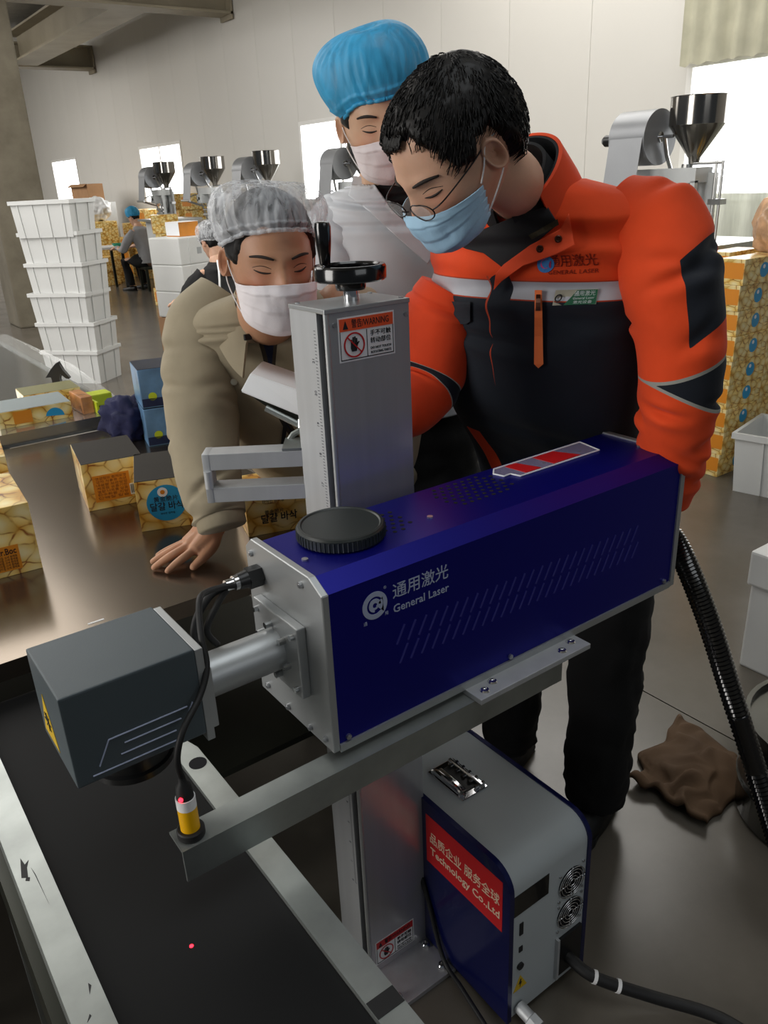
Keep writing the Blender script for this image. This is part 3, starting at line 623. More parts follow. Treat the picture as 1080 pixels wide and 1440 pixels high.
# ---------------------------------------------------------------- worktables
T = thing('steel_worktable', 'brown reflecting steel worktable under the food cartons and the leaning hand', 'table', (.0, 2.0, 0))
b = B(); bb(b, (-1.3, 1.365, .796), (.935, 2.70, .80)); bb(b, (-1.3, 1.365, .765), (.935, 1.369, .796)); bb(b, (.931, 1.369, .765), (.935, 2.70, .796)); tt = obj('tabletop', b, M['steel'], T)
b = B(); bb(b, (.30, 1.40, .8), (.33, 1.405, .8006)); bb(b, (.345, 1.372, .8), (.38, 1.376, .8008)); obj('scuffs', b, M['label'], tt, kind='stuff')
for x in (-1.2, -.1, .88):
    for y in (1.42, 2.64):
        b = B(); bb(b, (x-.02, y-.02, 0), (x+.02, y+.02, .796)); obj('leg', b, M['galv'], T)
b = B(); bb(b, (-1.25, 1.325, .385), (.9, 2.65, .40)); obj('lower_shelf', b, M['shelf'], T)
T = thing('steel_packing_table', 'raised steel packing table standing behind the brown worktable', 'table', (0, 3.8, 0))
b = B(); bb(b, (-1.5, 2.73, .83), (.86, 4.95, .84)); bb(b, (-1.5, 2.73, .795), (.86, 2.734, .83)); bb(b, (.855, 2.734, .80), (.86, 4.95, .83)); obj('tabletop', b, mat('pale_steel_tabletop', 'bcbfbf', .14, .85, var=.06, scale=2), T)
for x in (-1.4, .8):
    for y in (2.8, 4.88):
        b = B(); bb(b, (x-.02, y-.02, 0), (x+.02, y+.02, .83)); obj('leg', b, M['galv'], T)

# ---------------------------------------------------------------- food cartons
def circle_label(parent, mt, r, small='黄金脆片', big='달걀 바삭', scale=1.0):
    b = B(); disc(b, mt, 0, r, n=40, th=.0005); lb = obj('round_label', b, M['circ'], parent, world=False)
    b = B(); disc(b, mt @ Matrix.Translation((-r*.12, r*.62, .0005)), 0, r*.26, n=20, th=.0004); obj('egg_white', b, M['white'], lb, world=False)
    b = B(); disc(b, mt @ Matrix.Translation((-r*.12, r*.62, .001)), 0, r*.12, n=14, th=.0004); obj('egg_yolk', b, M['opan'], lb, world=False)
    b = text_bm(small, r*.32, mt @ Matrix.Translation((0, r*.22, .0007)), depth=.0002); text_bm(big, r*.5, mt @ Matrix.Translation((0, -r*.2, .0007)), depth=.0002, fit=r*1.7, bold=.01, bm=b); text_bm('바삭한 감자칩', r*.13, mt @ Matrix.Translation((0, -r*.58, .0007)), depth=.0002, bm=b); obj('label_print', b, M['ink'], lb, world=False)
def front(x=0, y=0, z=0): return frame_m((x, y, z), (1, 0, 0), (0, 0, 1))
def carton(name, label, loc, rz, W, D, H, front_kind, top='lid', group=None):
    T = thing(name, label, 'carton', loc, rz, group)
    b = B(); bb(b, (-W/2, 0, 0), (W/2, D, H-.0012), bev=.0012); obj('printed_body', b, M['food'], T, world=False)
    if top == 'lid':
        b = B(); bb(b, (-W/2+.001, .001, H-.0012), (W/2-.001, D-.001, H)); obj('lid', b, M['lid'], T, world=False, label='glossy dark plain lid')
    if top == 'circle':
        circle_label(T, frame_m((.03, D*.5, H-.0012), (1, 0, 0), (0, 1, 0)), .042)
    f = front(0, 0, 0)
    if front_kind == 'circle': circle_label(T, front(.0, -.0003, H*.52), .045)
    if front_kind == 'panel':
        b = B(); rect(b, f, -W*.36, H*.16, W*.24, H*.72); p = obj('nutrition_panel', b, M['opan'], T, world=False)
        b = B()
        for k in range(7): text_bm(('영양정보 원재료명', '감자 식용유 소금', '내용량 보관방법', '제조원 유통기한', '열량 나트륨 당류', '탄수화물 지방', '단백질 칼슘')[k], .008, f @ Matrix.Translation((-W*.06, H*(.65-.07*k), .0008)), depth=.0002, fit=W*.5, bm=b)
        obj('panel_print', b, mat('brown_print', '8a4a12', .6, var=0), p, world=False)
        b = B(); rect(b, f, W*.22, H*.2, W*.46, H*.44, z0=.0004); bc = obj('barcode', b, M['white'], T, world=False)
        b = B()
        for k in range(16): rect(b, f, W*(.235+.0135*k), H*.23, W*(.235+.0135*k+.004+.004*(k % 3 == 0)), H*.42, z0=.0012)
        obj('bars', b, M['ink'], bc, world=False)
    if front_kind == 'boc':
        b = B(); rect(b, f, W*.02, H*.08, W*.30, H*.44); p = obj('orange_panel', b, M['opan'], T, world=False)
        b = text_bm('Mr.Boc', .02, f @ Matrix.Translation((W*.16, H*.36, .0008)), depth=.0002, fit=W*.22, bold=.02)
        for k in range(5): text_bm('감자칩 스낵 원재료', .006, f @ Matrix.Translation((W*.16, H*(.28-.04*k), .0008)), depth=.0002, fit=W*.22, bm=b)
        obj('panel_print', b, mat('dark_brown_print', '3a1c08', .6, var=0), p, world=False)
    if front_kind == 'text':
        b = text_bm('바삭한 감자칩', .014, f @ Matrix.Translation((-.01, H*.80, .0006)), depth=.0002, fit=.05); text_bm('黄金脆片', .012, f @ Matrix.Translation((-.01, H*.52, .0006)), depth=.0002, fit=.045, bm=b); text_bm('달걀 바삭', .024, f @ Matrix.Translation((.0, H*.36, .0006)), depth=.0002, fit=.085, bold=.02, bm=b); obj('lettering', b, M['ink'], T, world=False)
    return T
carton('food_carton', 'yellow food carton with orange nutrition panel and barcode on the worktable', (.556, 1.962, .80), math.radians(-9.6), .15, .205, .125, 'panel')
carton('food_carton', 'yellow food carton whose front shows the whole blue round label', (.60, 1.734, .80), math.radians(-20), .132, .22, .125, 'circle')
carton('food_carton', 'lying yellow food carton seen through and below the aluminium frame', (.79, 1.537, .80), math.radians(-15), .15, .15, .10, 'text', top='circle')
carton('food_carton', 'large yellow carton with small orange panel at the table edge nearest the scan head', (.205, 1.722, .80), math.radians(-4), .19, .24, .155, 'boc', top='')
carton('food_carton', 'brown side of a plain carton behind the large yellow one', (.26, 2.14, .80), math.radians(-8), .17, .2, .145, '', top='')
T = carton('food_carton', 'low yellow carton lying on the edge of the raised packing table', (.575, 2.80, .84), math.radians(-3), .235, .18, .055, '', top='')
b = B(); bb(b, (-.116, .002, .0538), (.116, .178, .055)); obj('lid', b, mat('blue_grey_lid', '8f9a9c', .35, var=.05), T, world=False, label='pale blue grey lid')
b = B(); rect(b, front(), -.07, .008, -.012, .05); obj('orange_panel', b, M['opan'], T, world=False)
b = B(); disc(b, front(.06, 0, .012), 0, .03, 0, pi, 16); obj('round_label', b, M['circ'], T, world=False)
T = carton('food_carton', 'yellow carton with olive lid lying behind the low one', (.70, 3.06, .84), math.radians(-3), .2, .15, .04, '', top='')
b = B(); bb(b, (-.098, .002, .0388), (.098, .148, .04)); obj('lid', b, mat('olive_lid', '7d7a50', .4, var=.06), T, world=False, label='olive plain lid')
T = thing('plastic_sleeve', 'clear plastic sleeve with orange print beside the lime tape', 'sleeve', (.745, 2.80, .84))
b = B(); bb(b, (.725, 2.79, .84), (.765, 2.93, .90), bev=.004); obj('film', b, mat('printed_film', 'c98c5c', .25, alpha=.75, var=.4, scale=20), T)
T = thing('tape_roll', 'lime yellow block of tape at the corner of the raised table', 'tape', (.79, 2.83, .84))
b = B(); bb(b, (.772, 2.86, .842), (.855, 2.93, .885), bev=.006); obj('tape', b, M['lime'], T)
b = B(); bb(b, (.768, 2.765, .84), (.775, 2.85, .88)); obj('edge_strip', b, M['lime'], T)
# spray trigger on the raised table
T = thing('spray_trigger', 'black spray trigger head standing on the raised packing table', 'spray head', (.86, 3.35, .84))
tf = frame_m((.785, 3.31, .8405), (.82, -.57, 0), (0, 0, 1)); S = .001
b = B(); poly(b, tf, [(x*S*2.6, y*S*2.6) for x, y in [(-6, 0), (6, 0), (5, 12), (8, 21), (15, 12), (20, 11), (21, 13), (13, 25), (9, 33), (9, 38), (4, 36), (-4, 28), (-12, 17), (-15, 16), (-15, 14), (-6, 16)]], th=.022, z0=-.011); bmesh.ops.bevel(b, geom=list(b.edges), offset=.002, segments=1, affect='EDGES'); obj('trigger_body', b, M['black'], T)
T = thing('clear_film_edge_light', 'thin clear strip added for the light along the raised table edge', 'sheet', (.8, 3.6, .84))
b = B(); q = [(.862, 2.76, .842), (.835, 3.4, .842), (.83, 4.8, .842), (.93, 4.85, .842), (.93, 3.6, .86), (.885, 2.9, .85)]
prism(b, q, (0, 0, .002)); obj('sheet', b, M['acr'], T)  # pale strip put in for the light on the table edge
# rag and blue cartons at the far corner of the worktable
b = B(); bmesh.ops.create_icosphere(b, subdivisions=4, radius=1)
for v in b.verts:
    n = v.co.normalized(); k = 1+.35*noise.noise(n*2.3)+.22*noise.noise(n*5)+.1*noise.noise(n*11); v.co = V((n.x*.075*k, n.y*.09*k, max(0, .055+n.z*.075*k)))
    v.co += V((.80, 2.56, .80))
o = obj('rag', b, M['navyc'], smooth=True, loc=(.80, 2.56, .80)); tag(o, 'crumpled navy cloth on the worktable beside the blue cartons', 'cloth')
for k in range(2):
    T = thing('blue_carton', ('lower of two small blue printed cartons stacked behind the leaning man', 'upper of two small blue printed cartons stacked behind the leaning man')[k], 'carton', (.87, 2.38, .80+.123*k), math.radians(-12), 'blue cartons behind the sleeve')
    b = B(); bb(b, (-.07, 0, 0), (.07, .16, .12), bev=.003); obj('printed_body', b, M['skyb'], T, world=False)
    b = B(); bb(b, (-.069, .002, .12), (.069, .158, .1212)); obj('lid', b, mat('navy_lid', '16233a', .25, var=.2, scale=30), T, world=False)
    b = B(); disc(b, front(-.035, 0, .035), 0, .013, n=16); obj('lime_dot', b, M['lime'], T, world=False)
    b = B(); rect(b, front(), -.068, .004, .068, .03); obj('dark_band', b, mat('deep_blue_print', '1b2a4e', .35, var=.3, scale=30), T, world=False)

# ---------------------------------------------------------------- white crates
def crate_proto(name, label, cat, L, Wd, H, group=None, ribs=4):
    T = thing(name, label, cat, (0, 0, 0), 0, group); t = .006; k = .93
    b = B()
    def shell(x0, y0, x1, y1, z0, z1, kk):
        cx, cy = (x0+x1)/2, (y0+y1)/2
        lo = [b.verts.new((cx+(x-cx)*kk, cy+(y-cy)*kk, z0)) for x, y in ((x0, y0), (x1, y0), (x1, y1), (x0, y1))]
        hi = [b.verts.new((x, y, z1)) for x, y in ((x0, y0), (x1, y0), (x1, y1), (x0, y1))]
        return lo, hi
    lo, hi = shell(0, 0, L, Wd, 0, H, k); li, hj = shell(t, t, L-t, Wd-t, t, H, k)
    for i in range(4):
        j = (i+1) % 4; b.faces.new((lo[i], lo[j], hi[j], hi[i])); b.faces.new((li[j], li[i], hj[i], hj[j])); b.faces.new((hi[i], hi[j], hj[j], hj[i]))
    b.faces.new(lo[::-1]); b.faces.new(li); obj('shell', b, M['crate'], T, world=False)
    b = B(); r = .012
    bb(b, (-r, -r, H-.03), (L+r, 0, H)); bb(b, (-r, Wd, H-.03), (L+r, Wd+r, H)); bb(b, (-r, 0, H-.03), (0, Wd, H)); bb(b, (L, 0, H-.03), (L+r, Wd, H)); obj('rim', b, M['crate'], T, world=False)
    def rib(x, y, dx, dy):
        f = lambda kk: (L/2+(x-L/2)*kk, Wd/2+(y-Wd/2)*kk)
        a = f(k); c = f(1); b = B(); q = .004
        prism(b, [(a[0]-dx*q, a[1]-dy*q, .005), (a[0]+dx*q, a[1]+dy*q, .005), (c[0]+dx*q, c[1]+dy*q, H-.03), (c[0]-dx*q, c[1]-dy*q, H-.03)], V((-dy, -dx, 0))*(-.007 if (x <= 0 or y >= Wd) and False else .007) if y <= 0 else (-.007, 0, 0)); obj('rib', b, M['crate'], T, world=False)
    for i in range(ribs): rib(0, Wd*(i+.5)/ribs, 0, 1)
    for i in range(2): rib(L*(i+.5)/2, 0, 1, 0)
    b = B(); disc(b, frame_m((L*.5, .012, H*.55), (1, 0, 0), (0, 0, 1)), .008, .014, n=16); obj('moulded_mark', b, M['greyp'], T, world=False)
    remember(T); return T
ordn = ['bottom', 'second', 'third', 'fourth', 'fifth', 'top']
cp = crate_proto('plastic_crate', 'bottom crate of the tall white stack beside the pillar', 'crate', .36, .54, .285, 'stacked white crates by the pillar')
ang = math.radians(40)
for i in range(6):
    loc = (2.03+.012*math.sin(i*2.1), 7.01+.01*math.cos(i*3), .243*i); a = ang+math.radians(1.5*math.sin(i*1.7))
    if i == 0: cp.location = loc; cp.rotation_euler.z = a
    else: dup(cp, loc, a, ('%s crate of the tall white stack beside the pillar' if i < 5 else '%s crate of the tall white stack beside the pillar, open above') % ordn[i])
cp2 = crate_proto('open_tub', 'open white plastic tub on the floor at the foot of the carton stack', 'tub', .56, .40, .31, ribs=3)
cp2.location = (3.63, 2.08, 0); cp2.rotation_euler.z = math.radians(-78)
# white stack and drum at the right edge
T = thing('foam_box_stack', 'tall white foam box at the right edge before the drum', 'box', (2.45, 1.1, 0))
b = B(); bb(b, (2.25, .8, 0), (2.7, 1.17, .30), bev=.008); obj('lower_box', b, M['crate'], T)
b = B(); bb(b, (2.24, .79, .302), (2.71, 1.18, .42), bev=.008); obj('lid', b, M['crate'], T)
T = thing('steel_drum', 'shiny steel drum cut by the right edge, standing on the floor', 'drum', (1.79, .66, 0))
b = B(); prof = [(.0, .0), (.20, 0), (.205, .01), (.205, .09), (.212, .10), (.205, .11), (.205, .20), (.212, .21), (.205, .22), (.205, .27), (.212, .275), (.212, .285), (.2, .285), (.2, .27), (0, .27)]
lathe(b, prof, (1.79, .66, 0), n=40); obj('drum_body', b, mat('drum_steel', '6f706e', .2, .95, var=.2, scale=4), T, smooth=35)

# ---------------------------------------------------------------- carton stacks on the right
def stack_proto():
    T = thing('stack_carton', 'x', 'carton', (0, 0, 0), 0, 'orange cartons stacked behind the orange jacket')
    b = B(); bb(b, (0, 0, 0), (.30, .135, .1235), bev=.003); obj('printed_body', b, M['food'], T, world=False)
    b = B(); rect(b, frame_m((0, .0675, .0), (0, -1, 0), (0, 0, 1)), -.064, .03, .064, .105); obj('orange_panel', b, M['opan'], T, world=False)
    b = B(); disc(b, front(.17, 0, .062), 0, .036, n=20); obj('round_label', b, M['circ'], T, world=False)
    b = B(); disc(b, front(.165, -.0006, .078), 0, .01, n=10); obj('egg_white', b, M['white'], T, world=False)
    remember(T); return T
sp0 = stack_proto(); words_ = ['bottom', 'second lowest', 'third lowest', 'fourth lowest', 'middle', 'fourth from the top', 'third from the top', 'second from the top', 'topmost']
cols = [('front column beside the white tub', 3.76, 2.22), ('middle column behind the front one', 4.066, 2.225), ('rear column reaching the picture edge', 4.372, 2.23), ('column standing under the right packing machine', 4.02, 2.47)]
first = True
for ci, (cn_, x, y) in enumerate(cols):
    for k in range(9):
        loc = (x+.006*math.sin(k*2.3+ci), y+.006*math.cos(k*1.9+ci*2), .124*k); a = math.radians(1.6*math.sin(k*1.3+ci))
        lab = '%s orange printed carton of the %s' % (words_[k], cn_)
        if first: sp0.location = loc; sp0.rotation_euler.z = a; sp0['label'] = lab; first = False
        else: dup(sp0, loc, a, lab)
# clear bag of snacks on the stack
b = B(); bmesh.ops.create_icosphere(b, subdivisions=4, radius=1)
for v in b.verts:
    n = v.co.normalized(); k = 1+.18*noise.noise(n*3)+.08*noise.noise(n*8); z = n.z
    w_ = 1-.55*max(0, z)**1.5
    v.co = V((.22*n.x*w_*k, .17*n.y*w_*k, .14+.2*z*k)); v.co.z = max(0, v.co.z); v.co += V((4.24, 2.27, 1.116))
o = obj('snack_bag', b, M['poly'], smooth=True, loc=(4.24, 2.27, 1.116)); tag(o, 'clear plastic bag of brown snacks on top of the right carton stack', 'bag')
b = B()
for k in range(14):
    a = k*2*pi/14; q = [V((4.24, 2.27, 1.43)), V((4.24+.05*math.cos(a), 2.27+.05*math.sin(a), 1.47)), V((4.24+.09*math.cos(a+.2), 2.27+.09*math.sin(a+.2), 1.52+.03*math.sin(3*a)))]
    tube(b, q, [.012, .008, .004], n=6)
bt = obj('bag_top', b, M['acr'], o, smooth=True)

# ---------------------------------------------------------------- packing machines
def machine(name, label, group):
    """sachet packing machine facing -X: cabinet, hopper, film roll"""
    T = thing(name, label, 'packing machine', (0, 0, 0), 0, group)
    b = B(); bb(b, (-.25, -.32, .05), (.32, .40, 1.10), bev=.01); obj('cabinet', b, M['mach'], T, world=False)
    b = B(); bb(b, (-.36, -.36, 1.10), (.34, .42, 1.13)); obj('deck', b, M['steel2'], T, world=False)
    b = B(); bb(b, (.0, -.14, 1.13), (.04, .34, 1.50)); bb(b, (-.12, -.10, 1.45), (.04, .30, 1.53)); bb(b, (-.12, -.10, 1.13), (-.09, -.07, 1.46)); obj('main_plate', b, M['mach'], T, world=False)
    b = B(); bb(b, (-.16, .14, 1.34), (-.02, .28, 1.45), bev=.01); gb = obj('drive_box', b, M['mach'], T, world=False)
    b = B(); cyl(b, (-.165, .2, 1.4), (-.16, .2, 1.4), .02, n=16); cyl(b, (-.165, .25, 1.38), (-.16, .25, 1.38), .012, n=12); obj('dial', b, M['black'], gb, world=False)
    b = B(); lathe(b, [(.03, 1.55), (.034, 1.58), (.152, 1.75), (.155, 1.752), (.155, 1.895), (.158, 1.9), (.15, 1.9), (.148, 1.76), (.028, 1.585)], n=36); obj('hopper', b, M['hop'], T, world=False, smooth=30)
    b = B(); lathe(b, [(.045, 1.28), (.05, 1.30), (.05, 1.42), (.03, 1.55)], (-.06, 0, 0), n=24); obj('filling_tube', b, M['steel2'], T, world=False, smooth=30)
    b = B(); lathe(b, [(.05, 1.2), (.065, 1.22), (.065, 1.30), (.06, 1.31)], (-.07, .04, 0), n=24); cyl(b, (-.13, -.05, 1.2), (-.13, .15, 1.2), .02, n=14); cyl(b, (-.13, -.05, 1.26), (-.13, .15, 1.26), .015, n=14); obj('sealing_jaws', b, M['steel2'], T, world=False, smooth=30)
    b = B()
    for y in (-.2, -.16): tube(b, [(-.02, y, 1.13), (-.02, y, 1.56)], .008, n=8)
    tube(b, [(-.02, -.2, 1.55), (-.02, 0, 1.55)], .008, n=8); bb(b, (-.04, -.22, 1.33), (.02, -.14, 1.36)); obj('guard_rail', b, M['steel2'], T, world=False)
    b = B(); cyl(b, (-.10, .17, 1.70), (-.10, .42, 1.70), .15, n=44); rl = obj('film_roll', b, M['roll'], T, world=False, smooth=30)
    b = B(); cyl(b, (-.10, .165, 1.70), (-.10, .17, 1.70), .03, n=20); cyl(b, (-.10, .08, 1.70), (-.10, .17, 1.70), .009, n=12); cyl(b, (-.10, .42, 1.70), (-.10, .52, 1.70), .012, n=12); obj('spindle', b, M['chrome'], rl, world=False, smooth=30)
    b = B(); lathe(b, [(.02, 0), (.034, .01), (.034, .08), (.02, .1)], (-.10, .48, 1.70), (0, 1, 0), n=18); obj('brake_knob', b, M['black'], rl, world=False, smooth=30)
    b = B(); prism(b, [(-.25, .18, 1.70), (-.25, .41, 1.70), (-.30, .41, 1.38), (-.30, .18, 1.38)], (.003, 0, 0)); prism(b, [(-.30, .18, 1.38), (-.30, .41, 1.38), (-.10, .30, 1.30), (-.10, .12, 1.30)], (.003, 0, 0)); obj('film_web', b, M['roll'], T, world=False)
    b = B(); tube(b, [(.0, .36, 1.13), (-.05, .45, 1.45), (-.10, .44, 1.70)], .012, n=8); tube(b, [(-.0, .14, 1.5), (-.05, .15, 1.6), (-.10, .14, 1.70)], .012, n=8); cyl(b, (-.31, .16, 1.38), (-.31, .43, 1.38), .014, n=12); tube(b, [(-.31, .44, 1.38), (-.1, .44, 1.45), (0, .36, 1.3)], .008, n=8); obj('roll_arm', b, M['steel2'], T, world=False)
    for x in (-.2, .27):
        for y in (-.27, .35):
            b = B(); cyl(b, (x, y, 0), (x, y, .05), .025, n=12); obj('foot', b, M['rubber'], T, world=False)
    remember(T); return T
m0 = machine('packing_machine', 'packing machine with large film roll and hopper above the orange shoulder', 'sachet packing machines along the wall')
m0.location = (4.42, 3.0, 0)
for x, y, lb in ((4.95, 12.15, 'packing machine furthest back, its hopper before the bright window'), (4.95, 10.5, 'packing machine with hopper midway between the window and hairnet'), (4.95, 9.05, 'packing machine whose film roll and hopper rise behind the white hairnet'), (5.0, 7.15, 'packing machine mostly hidden behind the man in the blue cap')):
    dup(m0, (x, y, 0), 0, lb)

# ---------------------------------------------------------------- heap of cartons, white cases, odds and ends at the back
b = B(); bb(b, (0, 0, 0), (.36, .26, .24), bev=.006); hp0 = obj('heap_carton', b, M['food'], loc=(0, 0, 0)); b = B(); rect(b, frame_m((0, .13, 0), (0, -1, 0), (0, 0, 1)), -.10, .05, .10, .19); obj('orange_panel', b, M['opan'], hp0, world=False)
remember(hp0)
rows = []
hcols = [('nearest the aisle', 4.32, 11.25, 5), ('left of the seated worker', 4.62, 14.6, 2), ('behind the seated worker', 5.5, 13.95, 6), ('beside the worker in the heap', 5.5, 14.55, 5), ('at the left of the heap', 5.5, 15.15, 5), ('furthest left, by the white bag', 5.5, 15.75, 4), ('under the first hopper', 5.52, 13.3, 6), ('against the wall under the window', 5.55, 12.75, 6)]
for cn_, cx, cy, n_ in hcols:
    for k in range(n_): rows.append((cx+random.uniform(-.05, .05), cy+random.uniform(-.05, .05), .243*k, random.uniform(-.45, .45), '%s orange carton of the heap column %s' % (('bottom', 'second', 'third', 'fourth', 'fifth', 'sixth')[k], cn_)))
for i, (x, y, z, a, hl) in enumerate(rows):
    if i == 0: hp0.location = (x, y, z); hp0.rotation_euler.z = a; tag(hp0, hl, 'carton', 'heap of orange cartons at the back')
    else: dup(hp0, (x, y, z), a, hl)
for i in range(3):
    b = B(); bb(b, (0, 0, 0), (.5, .42, .25), bev=.012); o = obj('white_case', b, M['crate'], loc=(0, 0, 0)); o.location = (3.12, 7.55, .25*i+.36); o.rotation_euler.z = math.radians(20)
    tag(o, '%s white case of the stack behind the hairnet man' % ('lowest', 'middle', 'uppermost')[i], 'case', 'white cases in a stack')
    b = B(); rect(b, front(.25, 0, .12), -.03, -.03, .03, .03); obj('small_mark', b, M['greyp'], o, world=False)
    for xx in (.12, .38):
        b = B(); bb(b, (xx-.006, -.008, .01), (xx+.006, 0, .24)); obj('rib', b, M['crate'], o, world=False)
b = B(); bb(b, (3.0, 7.5, 0), (3.62, 8.05, .355), bev=.01); o = obj('pallet_box', b, M['carton'], loc=(3.3, 7.8, 0)); tag(o, 'brown box carrying the stack of white cases', 'box')
T = thing('white_carton', 'small white topped orange carton on the white cases', 'carton', (3.3, 7.85, 1.11), math.radians(15))
b = B(); bb(b, (-.12, -.1, 0), (.12, .1, .13), bev=.004); obj('printed_body', b, M['obag'], T, world=False)
b = B(); bb(b, (-.121, -.101, .01), (-.119, .101, .128)); obj('white_flap', b, M['white'], T, world=False)
b = B(); bb(b, (-.119, -.099, .128), (.119, .099, .133)); obj('lid', b, M['white'], T, world=False)
b = B(); bb(b, (5.0, 16.08, 0), (5.5, 17.4, 1.35)); o = obj('shelf_unit', b, M['mach'], loc=(5.2, 16.6, 0)); tag(o, 'pale storage unit under the brown box by the pillar', 'shelf')
T = thing('cardboard_box', 'brown cardboard box high beside the pillar under the narrow window', 'box', (5.2, 16.7, 1.35))
b = B(); bb(b, (5.05, 16.2, 1.35), (5.35, 17.2, 1.68), bev=.006); cb_ = obj('box_body', b, M['carton'], T)
b = B(); prism(b, [(5.05, 16.2, 1.68), (5.05, 17.2, 1.68), (4.98, 17.2, 1.63), (4.98, 16.2, 1.63)], (.004, 0, .004)); obj('flap', b, M['carton'], cb_)
b = B(); bmesh.ops.create_icosphere(b, subdivisions=4, radius=1)
for v in b.verts:
    n = v.co.normalized(); k = 1+.25*noise.noise(n*3)+.12*noise.noise(n*7); v.co = V((4.9+.22*n.x*k, 15.4+.42*n.y*k, 1.25+.2*n.z*k))
o = obj('plastic_bag', b, mat('white_film', 'e0e0de', .3, var=.05, bump=.3, bscale=12), smooth=True, loc=(4.9, 15.4, 1.05)); tag(o, 'crumpled white plastic bag in front of the brown cardboard box', 'bag')
b = B(); bb(b, (4.7, 15.0, 0), (5.1, 15.85, 1.05), bev=.01); o = obj('tall_carton', b, M['food'], loc=(4.9, 15.4, 0)); tag(o, 'tall yellow printed carton under the crumpled white plastic bag', 'carton')
T = thing('work_table', 'low table in front of the seated worker with a small green dish', 'table', (4.45, 13.95, 0))
b = B(); bb(b, (4.0, 13.75, .66), (4.75, 14.4, .69)); obj('tabletop', b, M['mach'], T)
for x in (4.05, 4.7):
    for y in (13.8, 14.35):
        b = B(); bb(b, (x-.02, y-.02, 0), (x+.02, y+.02, .66)); obj('leg', b, M['shelf'], T)
b = B(); lathe(b, [(0, 0), (.06, 0), (.09, .05), (.083, .05), (.056, .008), (0, .008)], (4.66, 13.86, .69), n=20); o = obj('green_dish', b, mat('green_plastic', '2f9b78', .4), smooth=30, loc=(4.66, 13.86, .69)); tag(o, 'small green dish on the table before the seated worker', 'dish')

# ---------------------------------------------------------------- torn paper sack on the floor
b = B(); n = 26; gv = []
for i in range(n+1):
    row = []
    for j in range(n+1):
        u, v = i/n, j/n
        p = V((1.50, 1.04, 0))*(1-u)*(1-v)+V((1.86, 1.12, 0))*u*(1-v)+V((1.52, .81, 0))*(1-u)*v+V((1.80, .84, 0))*u*v
        r = noise.noise(V((u*5, v*5, 3)))
        p += V((.03*noise.noise(V((u*4, v*4, 0))), .03*noise.noise(V((u*4, v*4, 9))), .012+.03*abs(r)+.035*math.sin(pi*u)*math.sin(pi*v)+(.02 if u < .06 else 0)))
        row.append(b.verts.new(p))
    gv.append(row)
for i in range(n):
    for j in range(n): b.faces.new((gv[i][j], gv[i+1][j], gv[i+1][j+1], gv[i][j+1]))
ret = bmesh.ops.extrude_face_region(b, geom=list(b.faces))
for v in [g for g in ret['geom'] if isinstance(g, bmesh.types.BMVert)]: v.co.z = max(.002, v.co.z-.012)
o = obj('paper_sack', b, M['sack'], smooth=True, loc=(1.65, .95, 0)); tag(o, 'torn flattened brown paper sack on the floor beside the black hose', 'sack')
b = B(); tube(b, [(1.52, 1.13, .006), (1.6, 1.2, .006), (1.66, 1.23, .006)], .004, n=6, smooth=4); o = obj('straw', b, M['label'], smooth=True, loc=(1.6, 1.2, 0)); tag(o, 'thin pale stick lying on the floor above the paper sack', 'stick')

